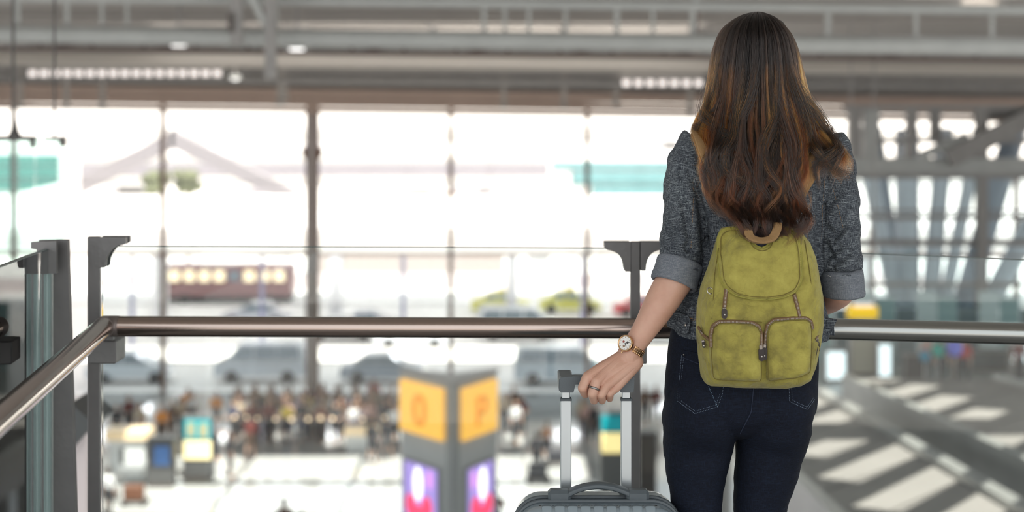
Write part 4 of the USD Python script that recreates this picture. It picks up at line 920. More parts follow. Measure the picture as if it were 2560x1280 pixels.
# jeans
hips = loft([(.488, 2.958, 1.035, .148, .098), (.482, 2.958, .985, .1535, .104), (.4785, 2.958, .93, .157, .113), (.4745, 2.958, .87, .158, .112), (.4725, 2.962, .835, .150, .094), (.4705, 2.966, .81, .125, .066), (.4695, 2.968, .795, .09, .04)], 26, 56, power=2.25)
jl = [loft(LL, 40, 40, power=2.15), loft(RL, 40, 40, power=2.15)]
J = fuse([hips] + jl, .010, 10)
def jmask(v): return .25 + np.exp(-((v[:, 2] - .80) / .05) ** 2) + .9 * np.exp(-((v[:, 2] - .47) / .08) ** 2) + .5 * np.exp(-((v[:, 2] - .68) / .06) ** 2)
wrinkle(J, .0045, (9, 9, 34), 5, jmask)
cut = J.vertices[:, 2]
jean = part(per, 'jeans', J, m_jeans, smooth=True)
def backproj(m):
    """(x, z) -> y of the surface that faces the camera"""
    n = m.vertex_normals; ok = n[:, 1] < -.05; v = m.vertices[ok]
    t = cKDTree(v[:, [0, 2]])
    def f(x, z):
        q = np.c_[np.atleast_1d(x), np.atleast_1d(z)]; d, i = t.query(q, k=6); w = 1 / (d + 1e-4); return (v[i, 1] * w).sum(1) / w.sum(1)
    return f
jy = backproj(J)
def on(m_f, pts, n, off=.0): 
    """pixel polyline -> points lying on a surface, pushed off it towards the camera"""
    p = np.array(pts, float); d = np.r_[0, np.cumsum(np.linalg.norm(np.diff(p, axis=0), axis=1))]; s = np.linspace(0, d[-1], n)
    q = np.c_[np.interp(s, d, p[:, 0]), np.interp(s, d, p[:, 1])]
    y = np.full(n, 2.85)
    for _ in range(3):
        x, z = X(q[:, 0], y), EYE - (q[:, 1] - HOR) * y / F; y = m_f(x, z) - off
    return np.c_[X(q[:, 0], y), y, EYE - (q[:, 1] - HOR) * y / F]
def stitches(m_f, pts, r=.0007, off=.0006, gap=.55, step=.0032):
    L = np.linalg.norm(np.diff(np.array(pts, float), axis=0), axis=1).sum() / 1230
    n = max(6, int(L / step) * 4); q = on(m_f, pts, n, off); out = []
    for k in range(0, n - 3, 4): out.append(tube([q[k], q[k + 2]], r, 5))
    return cat(*out)
pk = [(1704, 889), (1699, 945), (1693, 1002), (1737, 1034), (1794, 1017), (1806, 985), (1812, 940), (1815, 895)]
pk2 = [(1709, 893), (1704, 945), (1699, 999), (1738, 1028), (1790, 1012), (1800, 985)]
part(jean, 'pocket_stitching', cat(stitches(jy, pk, .0008), stitches(jy, pk2, .0006)), pm('jean_stitch', (.12, .16, .22), .8), 'pale blue stitched outline of the back pocket')
part(jean, 'pocket_stitching', cat(stitches(jy, [(1972, 960), (1974, 1004), (2019, 1024), (2037, 998)], .0008), stitches(jy, [(1979, 965), (1980, 1000), (2018, 1018), (2034, 994)], .0006)), pm('jean_stitch', (.12, .16, .22), .8))
part(jean, 'seam', cat(tube(on(jy, [(1704, 893), (1760, 915), (1812, 940)], 20, .001), .0009, 6), tube(on(jy, [(1884, 968), (1878, 1030), (1850, 1085)], 24, .001), .0011, 6)), pm('jean_seam', (.012, .02, .045), .8))
part(jean, 'seam', cat(stitches(jy, [(1771, 966), (1794, 1017)], .0007), stitches(jy, [(1884, 966), (1880, 1005)], .0007)), m_stitchb)
part(jean, 'waistband', cat(tube(on(jy, [(1677, 868), (1720, 878), (1760, 886)], 20, .0008), .0012, 6)), m_jeans)
part(jean, 'rivet', ball(on(jy, [(1710, 887), (1712, 888)], 2, .001)[0], .0022, 1), m_metal)
# jacket
tor = loft([(.494, 2.958, .998, .163, .112), (.496, 2.958, 1.045, .160, .110), (.498, 2.958, 1.07, .152, .105), (.503, 2.958, 1.14, .142, .100), (.508, 2.956, 1.22, .140, .102), (.511, 2.954, 1.30, .146, .104), (.512, 2.954, 1.355, .147, .098), (.512, 2.956, 1.395, .125, .083), (.512, 2.958, 1.43, .085, .066), (.512, 2.96, 1.46, .062, .058)], 34, 56, power=2.2)
sl = [loft([(*P3(1752, 358, 2.957), .046, .054), (*P3(1726, 395, 2.956), .047, .060), (*P3(1717, 450, 2.952), .0405, .060), (*P3(1712, 520, 2.942), .042, .058), (*P3(1708, 590, 2.922), .0435, .055), (*P3(1705, 640, 2.907), .0435, .050), (*P3(1702, 654, 2.904), .041, .046)], 26, 30),
      loft([(*P3(2058, 362, 2.957), .047, .054), (*P3(2077, 400, 2.956), .048, .060), (*P3(2084, 460, 2.952), .0435, .060), (*P3(2094, 560, 2.948), .043, .057), (*P3(2099, 640, 2.935), .0415, .052), (*P3(2102, 676, 2.931), .0385, .048)], 26, 30)]
JK = fuse([tor] + sl, .0065, 10)
def fold(m, pts, depth, w):
    """a cloth fold along a line: a crease with a soft ridge beside it"""
    v = m.vertices; n = m.vertex_normals; px, py = 1280 + v[:, 0] * F / v[:, 1], HOR + (EYE - v[:, 2]) * F / v[:, 1]
    ln = LineString(pts); q = shapely.points(px, py); d = shapely.distance(ln, q)
    c = shapely.line_interpolate_point(ln, shapely.line_locate_point(ln, q)); e = shapely.line_locate_point(ln, q, normalized=True)
    side = np.sign((px - shapely.get_x(c)) + .3 * (py - shapely.get_y(c))); face = np.clip(-n[:, 1] * 2, 0, 1) * np.clip(np.minimum(e, 1 - e) * 8 + .15, 0, 1)
    m.vertices = v + n * (depth * face * (-np.exp(-(d / w) ** 2) + .75 * np.exp(-((d - 1.9 * w) / (1.1 * w)) ** 2) * (side > 0)))[:, None]
def kmask(v):
    x, z = v[:, 0], v[:, 2]; arm = ((x < .42) | (x > .63)) & (z > 1.1)
    return np.where(arm, 1.0, .55) * np.clip((z - 1.015) / .05, .03, 1)
wrinkle(JK, .011, (15, 15, 20), 9, kmask); wrinkle(JK, .006, (34, 12, 13), 4, kmask)
for pts_, dp, ww in (([(1715, 395), (1722, 440), (1748, 500), (1763, 560), (1768, 640)], .0065, 9), ([(1699, 420), (1711, 500), (1721, 580), (1728, 635)], .008, 9), ([(1668, 560), (1690, 600), (1730, 628)], .007, 8), ([(1676, 440), (1690, 470), (1712, 520)], .006, 9),
        ([(2045, 440), (2052, 520), (2042, 600), (2038, 700)], .0065, 10), ([(2062, 520), (2085, 500), (2112, 468)], .008, 9), ([(2062, 565), (2092, 590), (2116, 556)], .008, 8), ([(2068, 640), (2095, 652), (2130, 630)], .008, 8), ([(2060, 600), (2078, 636), (2108, 612)], .007, 8), ([(1700, 745), (1722, 760), (1742, 752)], .006, 8)):
    fold(JK, pts_, dp, ww)
jac = part(per, 'jacket', JK, m_jacket, smooth=True)
ky = backproj(JK)
def cuff(c0, c1, ra, rb, hint):
    a, b = np.array(c0), np.array(c1); d = (b - a) / np.linalg.norm(b - a)
    o = loft([(*(a - d * .001), ra - .004, rb - .004), (*a, ra, rb), (*(a * .75 + b * .25), ra + .0025, rb + .0025), (*(a * .35 + b * .65), ra + .001, rb + .001), (*b, ra + .0015, rb + .0015), (*(b + d * .0035), ra - .002, rb - .002)], 18, 44, hint)
    i = loft([(*(a + (b - a) * .3), ra - .007, rb - .007), (*(b + d * .02), ra - .006, rb - .006)], 4, 44, hint, straight=True)
    m = fuse([mani(o) - mani(i)] if False else [tm(mani(o) - mani(i))], .006, 3)
    return wrinkle(m, .004, (22, 22, 22), 3)
CL = cuff(P3(1702, 651, 2.905), P3(1685, 708, 2.893), .0465, .048, (.85, -.1, .5))
CR = cuff(P3(2103, 672, 2.932), P3(2106, 735, 2.935), .0425, .054, (1, 0, 0))
for c_, w_ in ((CL, 'turned-up pale inside of the sleeve'), (CR, 'turned-up pale inside of the sleeve')):
    part(jac, 'cuff', c_, m_cuff, w_)
cy_ = backproj(CL)
part(jac, 'cuff_tab', ribbon(on(cy_, [(1737, 672), (1729, 700), (1721, 722)], 8, .0015), .016, .002, (1, 0, 0)), m_jacket)
cyr = backproj(CR)
part(jac, 'cuff_tab', ribbon(on(cyr, [(2116, 688), (2114, 704), (2112, 716)], 8, .0015), .018, .0025, (1, 0, 0)), m_jacket)
part(jac, 'cuff_thread', cat(*[tube(on(cyr, q, 8, .003), .0007, 5) for q in ([(2096, 717), (2105, 712), (2124, 709)], [(2098, 722), (2100, 715), (2108, 711)], [(2060, 682), (2080, 694), (2100, 700)])]), pm('pale_thread', (.6, .6, .58), .7))
# side tabs at the hem, seams, yoke
tabL = prism(Polygon([W(px, py, 2.86)[[0, 2]] for px, py in ((1686, 788), (1722, 796), (1727, 804), (1722, 833), (1716, 838), (1680, 828))]).buffer(.002).buffer(-.0), 2.846, 2.855)
tx = tabL.vertices; tx[:, 1] += ky(tx[:, 0], tx[:, 2]) - 2.858; tabL.vertices = tx
part(jac, 'hem_tab', tabL, m_jacket); part(jac, 'button', ball(on(ky, [(1716, 813), (1717, 813)], 2, .006)[0], (.0042, .003, .0042), 2), m_metal)
tabR = prism(Polygon([W(px, py, 2.93)[[0, 2]] for px, py in ((2050, 790), (2086, 795), (2078, 812), (2080, 834), (2050, 832))]), 2.905, 2.918)
part(jac, 'hem_tab', tabR, m_jacket)
part(jac, 'hem_band', cat(tube(on(ky, [(1684, 786), (1720, 795), (1765, 802)], 20, .0), .0013, 6), stitches(ky, [(1684, 790), (1720, 799), (1765, 806)], .0006)), m_stitch)
part(jac, 'seam', cat(tube(on(ky, [(1738, 350), (1748, 400), (1752, 440), (1752, 500)], 30, .0004), .0016, 6), tube(on(ky, [(1725, 400), (1732, 470), (1728, 560), (1722, 640)], 40, .0002), .0013, 6)), m_jacket)
part(jac, 'seam_stitching', cat(stitches(ky, [(1742, 350), (1752, 400), (1757, 440), (1757, 500)], .0007), stitches(ky, [(1730, 412), (1762, 420), (1775, 418)], .0007), stitches(ky, [(1734, 470), (1731, 560), (1726, 640)], .0006)), m_stitch)
part(jac, 'seam_stitching', cat(stitches(ky, [(2062, 452), (2056, 520), (2054, 600)], .0006), stitches(ky, [(2082, 470), (2096, 520), (2108, 570)], .0006)), m_stitch)
part(jac, 'collar', loft([(.512 + .067 * math.cos(a), 2.962 + .060 * math.sin(a), 1.446 - .010 * math.sin(a), .004, .024) for a in np.linspace(-3.6, .46, 20)], 40, 14, hint=(0, 0, 0.001) if False else (1, .3, 0), straight=False), m_jacket)

# hair: long locks from the parting, waved below the neck
tabz = np.array([(20, 1889, 1891), (24, 1868, 1912), (34, 1846, 1934), (50, 1824, 1952), (75, 1805, 1972), (100, 1795, 1984), (150, 1783, 1997), (200, 1776, 2006), (250, 1769, 2022), (300, 1752, 2047), (345, 1746, 2064), (390, 1750, 2062), (435, 1756, 2056), (480, 1766, 2046), (520, 1784, 2036), (560, 1810, 2030), (600, 1828, 2018)], float)
hz = EYE - (tabz[:, 0] - HOR) * 2.86 / F
o_ = np.argsort(hz); hzs = hz[o_]
ytab = np.array([(1.15, 2.83, .075), (1.20, 2.835, .077), (1.24, 2.85, .070), (1.30, 2.865, .058), (1.36, 2.885, .058), (1.41, 2.915, .070), (1.46, 2.945, .082), (1.52, 2.965, .098), (1.58, 2.975, .108), (1.62, 2.977, .102), (1.65, 2.977, .082), (1.665, 2.977, .055), (1.675, 2.977, .02), (1.69, 2.977, .003)])
yc_, hy_ = PchipInterpolator(ytab[:, 0], ytab[:, 1]), PchipInterpolator(ytab[:, 0], ytab[:, 2])
ysil = np.clip(yc_(hz), 2.86, 2.97)
xl = PchipInterpolator(hzs, X(tabz[:, 1], ysil)[o_]); xr = PchipInterpolator(hzs, X(tabz[:, 2], ysil)[o_])
ZT = float(hz.max())
def hair_group(n_locks, per_lock, r_rng, width, lock_w, seed, phi_max=118, wave=1.0, sides=0.0, thr=.42):
    g = np.random.default_rng(seed); pts, wid, cnt = [], [], []
    NP = 30
    s = np.linspace(0, 1, NP)
    for L in range(n_locks):
        while True:
            phi = np.radians(g.uniform(-phi_max, phi_max)); u = math.sin(phi)
            if g.random() > sides * (abs(u + .05) < thr): break
        r = g.uniform(*r_rng)
        au = abs(u)
        if u < -.78: zend = g.uniform(1.27, 1.345)
        elif u > .62: zend = g.uniform(1.352, 1.455)
        else: zend = 1.212 + .06 * au + g.uniform(-.02, .085)
        z0 = ZT - .0008
        if abs(phi) > np.radians(80) and g.random() < .6: z0 = 1.645
        zz = z0 - (z0 - zend) * s ** 1.55
        ph = g.uniform(0, 2 * np.pi) + 3.2 * u; wl = g.uniform(.105, .15)
        amp0 = g.uniform(.4, 1.0) * .021 * wave
        sub = g.normal(size=(per_lock, 3))
        for k in range(per_lock):
            du = sub[k, 0] * lock_w; dr = sub[k, 1] * .025; dph = sub[k, 2] * .18
            z = zz - abs(g.normal()) * .012 * s + g.normal() * .012 * s ** 3
            low = np.clip((1.46 - z) / .15, 0, 1); low = low * low * (3 - 2 * low) * (.55 + .75 * np.clip((1.38 - z) / .14, 0, 1))
            conv = 1 - .78 * s ** 3
            uu = np.clip(u * 1.03 + du * conv, -1.04, 1.04)
            rr = np.clip(r + dr * conv, .1, 1.06)
            a, b = xl(np.clip(z, hzs[0], hzs[-1])), xr(np.clip(z, hzs[0], hzs[-1]))
            wave_x = amp0 * low * np.sin(2 * np.pi * (1.46 - z) / wl + ph + dph)
            wave_y = amp0 * .6 * low * np.cos(2 * np.pi * (1.46 - z) / wl + ph + dph)
            frz = .0012 * np.sin(s * g.uniform(12, 40) + g.uniform(0, 6)) * s
            x = (a + b) / 2 + (b - a) / 2 * uu * (.30 + .70 * rr) * (1 - .06 * low) + wave_x + frz
            cph = np.sqrt(np.clip(1 - np.clip(uu, -1, 1) ** 2, 0, 1)) * (1 if abs(phi) < np.pi / 2 else -1)
            y = yc_(z) - hy_(z) * cph * rr - .004 * low + wave_y
            back = z < 1.40
            if u > .62:
                fl = np.clip((1.435 - z) / .075, 0, 1); fl = fl * fl * (3 - 2 * fl); x = x + fl * g.uniform(.026, .044); y = y - fl * .012
            if u < -.78:
                fl = np.clip((1.47 - z) / .05, 0, 1) * np.clip((z - 1.37) / .05, 0, 1); x = x - fl * g.uniform(-.004, .012)
            # keep clear of the shoulders and of the bag
            jb = 2.852 - .0 * z
            y = np.where(z < 1.395, np.minimum(y, np.where(z < 1.262, 2.765, 2.846) - .004 - .02 * (1 - rr)), y)
            pts.append(np.c_[x, y, z]); cnt.append(NP)
            t_ = g.uniform(.75, 1.15) * width
            wid.append(t_ * np.clip(1.15 - s ** 4, .2, 1))
    P = np.vstack(pts); 
    # soften the step where hair leaves the shoulders for the bag
    P = P.reshape(-1, NP, 3); 
    for _ in range(3): P[:, 1:-1, 1] = .25 * P[:, :-2, 1] + .5 * P[:, 1:-1, 1] + .25 * P[:, 2:, 1]
    return P.reshape(-1, 3), np.concatenate(wid), cnt
def hair_mat(name, stops, rough=.32):
    return mat(name, {'h': ('texture_coordinate', {}), 'sx': ('separate_xyz', {}), 'mr': ('map_range', {'from_min': 1.69, 'from_max': 1.19, 'clamp': True}), 'r': ('rgb_ramp', {'ramp': stops}), 'p': ('principled_hair_bsdf', {'model': 'Chiang', 'parametrization': 'Direct coloring', 'roughness': rough, 'radial_roughness': .45, 'coat': .0, 'random_roughness': .1, 'random_color': .1, 'R': .28})},
        [('h.object', 'sx.vector'), ('sx.z', 'mr.value'), ('mr.result', 'r.fac'), ('r.color', 'p.color')])
hh = per + '/hair'; hx = UsdGeom.Xform.Define(stage, hh)
def hair_part(name, data, mt):
    P, w, cnt = data; path = hh + '/' + numbered(hh, name)
    c = UsdGeom.BasisCurves.Define(stage, path)
    c.CreateTypeAttr('linear'); c.CreateCurveVertexCountsAttr(Vt.IntArray(cnt))
    c.CreatePointsAttr(Vt.Vec3fArray.FromNumpy((P - LOC[per]).astype(np.float32))); c.CreateWidthsAttr(Vt.FloatArray.FromNumpy(w.astype(np.float32))); c.SetWidthsInterpolation('vertex')
    UsdShade.MaterialBindingAPI.Apply(c.GetPrim()).Bind(UsdShade.Material.Get(stage, mt.GetPath()) if not isinstance(mt, str) else UsdShade.Material.Get(stage, mt))
hm_dark = hair_mat('hair_dark', [(0, (.004, .003, .003)), (.35, (.005, .0035, .003)), (.65, (.009, .0055, .0042)), (1, (.014, .007, .0055))])
hm_mid = hair_mat('hair_brown', [(0, (.005, .004, .004)), (.28, (.008, .005, .004)), (.5, (.055, .017, .006)), (.8, (.078, .022, .009)), (1, (.045, .014, .008))])
hm_gold = hair_mat('hair_chestnut', [(0, (.005, .004, .004)), (.25, (.015, .008, .005)), (.46, (.30, .088, .016)), (.8, (.24, .066, .023)), (1, (.12, .034, .015))])
hair_part('dark_strands', hair_group(160, 60, (.5, .97), .00075, .05, 1, 124, .6), hm_dark)
hair_part('brown_strands', hair_group(90, 40, (.86, 1.02), .00055, .022, 2, 112, 1.0, .75), hm_mid)
hair_part('chestnut_strands', hair_group(46, 26, (.94, 1.03), .0005, .014, 3, 108, 1.15, .7), hm_gold)
hm_edge = hair_mat('hair_backlit_edge', [(0, (.006, .005, .004)), (.2, (.02, .010, .005)), (.36, (.34, .13, .022)), (.6, (.40, .14, .03)), (.8, (.28, .08, .03)), (1, (.14, .04, .018))])  # backlit edge glow put into the strand colour
hair_part('backlit_strands', hair_group(46, 30, (.95, 1.03), .00045, .016, 21, 112, .9, 1.0, .84), hm_edge)
# single styled locks, thick at the middle and ending in a curl
def hair_styled(guides, per_, width, seed, rad=.0062):
    g = np.random.default_rng(seed); pts, wid, cnt = [], [], []; NP = 34; s = np.linspace(0, 1, NP)
    for G in guides:
        G = np.array(G, float); q = PchipInterpolator(np.linspace(0, 1, len(G)), G)(s)
        z = EYE - (q[:, 1] - HOR) * 2.83 / F; x = X(q[:, 0], 2.83)
        a, b = xl(np.clip(z, hzs[0], hzs[-1])), xr(np.clip(z, hzs[0], hzs[-1])); u = np.clip((x - (a + b) / 2) / ((b - a) / 2), -.97, .97)
        y = yc_(np.clip(z, 1.16, 1.68)) - hy_(np.clip(z, 1.16, 1.68)) * np.sqrt(1 - u ** 2)
        y = np.where(z < 1.395, np.minimum(y, np.where(z < 1.262, 2.765, 2.846) - .006), y) - .006
        for _ in range(4): y[1:-1] = .25 * y[:-2] + .5 * y[1:-1] + .25 * y[2:]
        prof = np.interp(s, [0, .25, .6, 1], [.5, 1.0, .9, .18])
        for k in range(per_):
            o = g.normal(size=2) * rad; ph = g.uniform(0, 6.28, 2); w = g.uniform(2, 5)
            dx = o[0] * prof + .0012 * np.sin(w * s * 3 + ph[0]); dy = o[1] * .5 * prof
            e = g.uniform(-.008, .012); st = g.uniform(-.045, .02)
            pts.append(np.c_[x + dx, y + dy, z + o[1] * .3 * prof - e * s - st * (1 - s) ** 3]); cnt.append(NP)
            wid.append(width * g.uniform(.7, 1.15) * np.clip(1.1 - s ** 3, .2, 1) * np.clip(.12 + s * 5, 0, 1))
    return np.vstack(pts), np.concatenate(wid), cnt
GL = [[(1870, 200), (1850, 300), (1838, 350), (1812, 395), (1820, 430), (1860, 455), (1880, 490), (1877, 520)],
      [(1950, 180), (1945, 300), (1920, 350), (1906, 385), (1920, 430), (1945, 465), (1960, 510), (1952, 548)],
      [(1900, 150), (1880, 250), (1855, 300), (1846, 340), (1862, 385), (1850, 430)],
      [(1822, 170), (1806, 250), (1785, 290), (1762, 307), (1736, 314)],
      [(1800, 220), (1775, 300), (1808, 325), (1815, 352), (1787, 385), (1770, 430), (1776, 470)],
      [(1985, 170), (2015, 250), (2058, 292), (2094, 345), (2098, 385), (2084, 425), (2124, 437)],
      [(1980, 200), (2025, 300), (2036, 360), (2065, 400), (2106, 445)],
      [(2000, 220), (2076, 318), (2098, 365), (2072, 395), (2046, 420), (2052, 455)],
      [(1850, 400), (1828, 470), (1824, 520), (1836, 560), (1866, 586)],
      [(1960, 420), (1975, 490), (2010, 528), (2002, 560), (1968, 574)],
      [(1900, 380), (1890, 450), (1905, 510), (1895, 555), (1912, 588)],
      [(1930, 240), (1965, 320), (1985, 380), (1972, 430), (1990, 480), (2012, 510)],
      [(1830, 250), (1800, 330), (1775, 400), (1790, 450), (1775, 500), (1800, 530)],
      [(1865, 330), (1850, 400), (1870, 450), (1855, 500), (1875, 545), (1862, 575)]]
hair_part('curled_lock', hair_styled(GL[:8], 34, .00045, 9, .0036), hm_gold)
hair_part('curled_lock', hair_styled(GL[8:], 46, .0005, 10, .0048), hm_mid)
GJ = [[(x0 + r_.uniform(-12, 12), y0 + r_.uniform(-12, 12)) for x0, y0 in G] for r_ in [np.random.default_rng(77)] for G in GL * 2]
hair_part('curled_lock', hair_styled(GJ, 44, .0006, 12, .006), hm_dark)
# flyaway wisps
hair_part('loose_wisps', hair_group(70, 2, (1.0, 1.06), .00028, .03, 5, 110, 1.6), hm_gold)
# scalp cap so that no skin shows under the hair
cap = loft([(*(HC + (0, -.02, -.10)), .058, .050), (*(HC + (0, -.018, -.05)), .060, .076), (*(HC + (0, -.012, 0)), .069, .093), (*(HC + (0, -.008, .05)), .0685, .091), (*(HC + (0, -.008, .083)), .057, .07), (*(HC + (0, -.008, .104)), .022, .03)], 24, 32)
cap = tm(mani(cap) - mani(bx(.40, .62, 3.035, 3.2, 1.3, 1.632)))
LOC[hh] = np.zeros(3)
part(hh, 'hair_base', cap, pm('hair_base', (.010, .008, .007), .6))
# ------------------------------------------------------------------ backpack
def canvas(name, c0, c1, c2):
    return mat(name, {'tc': ('texture_coordinate', {}), 'n': ('noise_texture', {'scale': 34, 'detail': 6, 'roughness': .65}), 'n2': ('noise_texture', {'scale': 9, 'detail': 3, 'distortion': 1.2}),
        'a': ('math', {'math_type': 'multiply_add', 'value2': .5, 'value3': 0.25}), 'ad': ('math', {'math_type': 'add'}), 'hf': ('math', {'math_type': 'multiply', 'value2': .5}),
        'r': ('rgb_ramp', {'ramp': [(.34, c0), (.5, c1), (.66, c2)]}), 'p': ('principled_bsdf', {'roughness': .8, 'sheen_weight': .15}),
        'bn': ('noise_texture', {'scale': 45, 'detail': 5, 'distortion': 1.0}), 'b': ('bump', {'strength': .9, 'distance': .006}), 'fn': ('noise_texture', {'scale': 900, 'detail': 1}), 'b2': ('bump', {'strength': .3, 'distance': .0006})},
        [('tc.object', 'n.vector'), ('tc.object', 'n2.vector'), ('n.fac', 'ad.value1'), ('n2.fac', 'ad.value2'), ('ad.value', 'hf.value1'), ('hf.value', 'r.fac'), ('r.color', 'p.base_color'),
         ('tc.object', 'bn.vector'), ('bn.fac', 'b.height'), ('tc.object', 'fn.vector'), ('fn.fac', 'b2.height'), ('b.normal', 'b2.normal'), ('b2.normal', 'p.normal')])
m_bag = canvas('canvas_lime', (.175, .150, .032), (.315, .278, .053), (.415, .372, .080))
m_pipe = pm('canvas_piping', (.27, .25, .045), .8, var=.15, vs=60)
m_strap = pm('strap_tan', (.29, .175, .075), .85, var=.1, vs=300, bump=.0006, bs=900)
m_tape = pm('zip_tape', (.16, .095, .045), .85); m_teeth = pm('zip_teeth', (.30, .265, .235), .4, metal=.8); m_pull = pm('zip_pull_leather', (.03, .022, .02), .6)
YB0 = 2.752         # front face of the bag
bp = thing('backpack', 'small lime green canvas backpack with two zipped front pockets on the woman\'s back', 'backpack', (.51, 2.79, .93))
def pz(px, py, Y=YB0): return W(px, py, Y)[[0, 2]]
def smooth_poly(pts, r=.006, Y=YB0): return Polygon([pz(*p, Y) for p in pts]).buffer(-r).buffer(2 * r).buffer(-r)
class Pillow:
    """an inflated cloth shape over an x, z outline: front(x, z) is its camera side"""
    def __init__(s, poly, T, R, base, back=None, p=2.2): s.poly, s.T, s.R, s.base, s.back, s.p = poly, T, R, base, back, p; s.ring = poly.exterior
    def rise(s, x, z):
        d = shapely.distance(s.ring, shapely.points(x, z)) * np.where(shapely.contains_xy(s.poly, x, z), 1, 0); k = np.clip(d / s.R, 0, 1); return s.T * (1 - (1 - k) ** s.p) ** (1 / s.p)
    def front(s, x, z): return s.base(x, z) - s.rise(x, z)
    def mesh(s, res=.006, wr=None):
        b = s.poly.bounds; xs, zs = np.meshgrid(np.arange(b[0], b[2], res), np.arange(b[1], b[3], res)); g = np.c_[xs.ravel(), zs.ravel()]
        inn = shapely.contains_xy(s.poly.buffer(-res * .45), g[:, 0], g[:, 1]); g = g[inn]
        per_ = []
        for k, off in enumerate((0, .25 * s.R * .3, .18 * s.R)):
            q = s.poly.buffer(-off) if off else s.poly
            if q.is_empty or q.geom_type != 'Polygon': continue
            n = max(16, int(q.exterior.length / (res * .8))); per_.append(np.array([q.exterior.interpolate(i / n, normalized=True).coords[0] for i in range(n)]))
        nb = len(per_[0]); pts = np.vstack(per_ + [g]); tri = Delaunay(pts).simplices; c = pts[tri].mean(1)
        tri = tri[shapely.contains_xy(s.poly, c[:, 0], c[:, 1])]
        a = pts[tri]; ar = np.cross(a[:, 1] - a[:, 0], a[:, 2] - a[:, 0]); tri = tri[abs(ar) > 1e-9]; ar = ar[abs(ar) > 1e-9]
        tri = np.where((ar > 0)[:, None], tri, tri[:, ::-1])
        yf = s.base(pts[:, 0], pts[:, 1]) - s.rise(pts[:, 0], pts[:, 1])
        if wr is not None:
            edge = np.clip(shapely.distance(s.ring, shapely.points(pts)) / .01, 0, 1); yf = yf - wr(pts[:, 0], pts[:, 1]) * edge
        V1 = np.c_[pts[:, 0], yf, pts[:, 1]]
        yb = (s.back(pts[:, 0], pts[:, 1]) if s.back else s.base(pts[:, 0], pts[:, 1]) + .001)
        V2 = np.c_[pts[:, 0], yb, pts[:, 1]]; n = len(pts); k = np.arange(nb); k2 = (k + 1) % nb
        F_ = np.vstack([tri, tri[:, ::-1] + n, np.c_[k, k + n, k2], np.c_[k2, k + n, k2 + n]])
        m = trimesh.Trimesh(np.vstack([V1, V2]), F_, process=False); m.fix_normals()
        return m
def crease(amp, scale, seed): return lambda x, z: (meshkit.fbm(np.c_[x, x * 0, z] * np.array(scale), 3, seed) - .5) * 2 * amp
body_o = smooth_poly([(1808, 572), (1799, 596), (1776, 670), (1757, 720), (1747, 770), (1745, 831), (1750, 890), (1757, 946), (1768, 966), (1830, 970), (1958, 974), (2000, 966), (2026, 952), (2041, 914), (2053, 860), (2060, 805), (2059, 737), (2050, 690), (2042, 644), (2028, 606), (2004, 574), (1960, 566), (1850, 566)], .008, 2.812)
flat = lambda x, z: np.full(np.shape(x), 2.835)
bpil = Pillow(body_o, .085, .058, flat, lambda x, z: np.full(np.shape(x), 2.848), 2.4)
fy = bpil.front
bodym = part(bp, 'bag_body', bpil.mesh(.0055, crease(.010, (24, 1, 13), 2)), m_bag, smooth=True)
def on_bag(pts, n, off): return on(fy, pts, n, off)
def seam_line(poly, inset, surf, r=.0009, off=.0006):
    q = poly.buffer(-inset).exterior; n = int(q.length / .005); p = np.array([q.interpolate(i / n, normalized=True).coords[0] for i in range(n + 1)])
    y = surf(p[:, 0], p[:, 1]) - off; return tube(np.c_[p[:, 0], y, p[:, 1]], r, 6)
m_bseam = pm('bag_seam', (.15, .12, .025), .9)
# pockets
def pocket(pts, seed):
    o = smooth_poly(pts, .007, 2.745); P_ = Pillow(o, .017, .014, lambda x, z: fy(x, z) + .001); pp = part(bp, 'pocket', P_.mesh(.0045, crease(.0065, (30, 1, 24), seed)), m_bag, smooth=True); part(pp, 'seam', seam_line(o, .0022, lambda x, z: P_.front(x, z) - .0015, .0008, 0), m_bseam); return P_
pL = pocket([(1776, 838), (1781, 816), (1796, 806), (1830, 805), (1880, 808), (1896, 816), (1904, 835), (1905, 900), (1906, 957), (1860, 957), (1784, 953), (1779, 900)], 5)
pR = pocket([(1915, 835), (1921, 812), (1935, 801), (1980, 797), (2014, 796), (2027, 804), (2031, 825), (2032, 880), (2030, 935), (1990, 948), (1918, 956), (1915, 900)], 8)
lay = lambda *ps: (lambda x, z: np.min([p.front(np.asarray(x), np.asarray(z)) for p in ps], axis=0))
def zipper(parent, pts, surf, w=.008, teeth=True):
    q = on(surf, pts, 60, .0025)
    zp = part(parent, 'zip', ribbon(q, w, .003, (0, 1, 0)) if False else tube(q, w * .5, 8), m_tape, 'brown zip tape with metal teeth')
    d = np.r_[0, np.cumsum(np.linalg.norm(np.diff(q, axis=0), axis=1))]; n = int(d[-1] / .0024); out = []
    for k in range(n):
        c = np.array([np.interp((k + .5) / n * d[-1], d, q[:, j]) for j in range(3)]); c2 = np.array([np.interp(min((k + .9) / n * d[-1], d[-1]), d, q[:, j]) for j in range(3)])
        out.append(obox(c + (0, -w * .42, 0), c2 + (0, -w * .42, 0) if np.linalg.norm(c2 - c) > 1e-6 else c + (0, -w * .42, .001), .0030, .0020, (0, 1, 0)))
    part(zp, 'zip_teeth', cat(*out), m_teeth, kind='stuff')
    return q
zipper(bp, [(1777, 868), (1776, 838), (1781, 816), (1796, 805), (1830, 804), (1880, 807), (1897, 816), (1903, 835), (1903, 868)], lay(pL, bpil))
zipper(bp, [(1911, 868), (1914, 835), (1920, 812), (1935, 800), (1980, 796), (2014, 795), (2027, 803), (2031, 822)], lay(pR, bpil))
zipper(bp, [(1816, 722), (1813, 745), (1811, 770)], fy); zipper(bp, [(1985, 735), (1992, 760), (1999, 790)], fy)
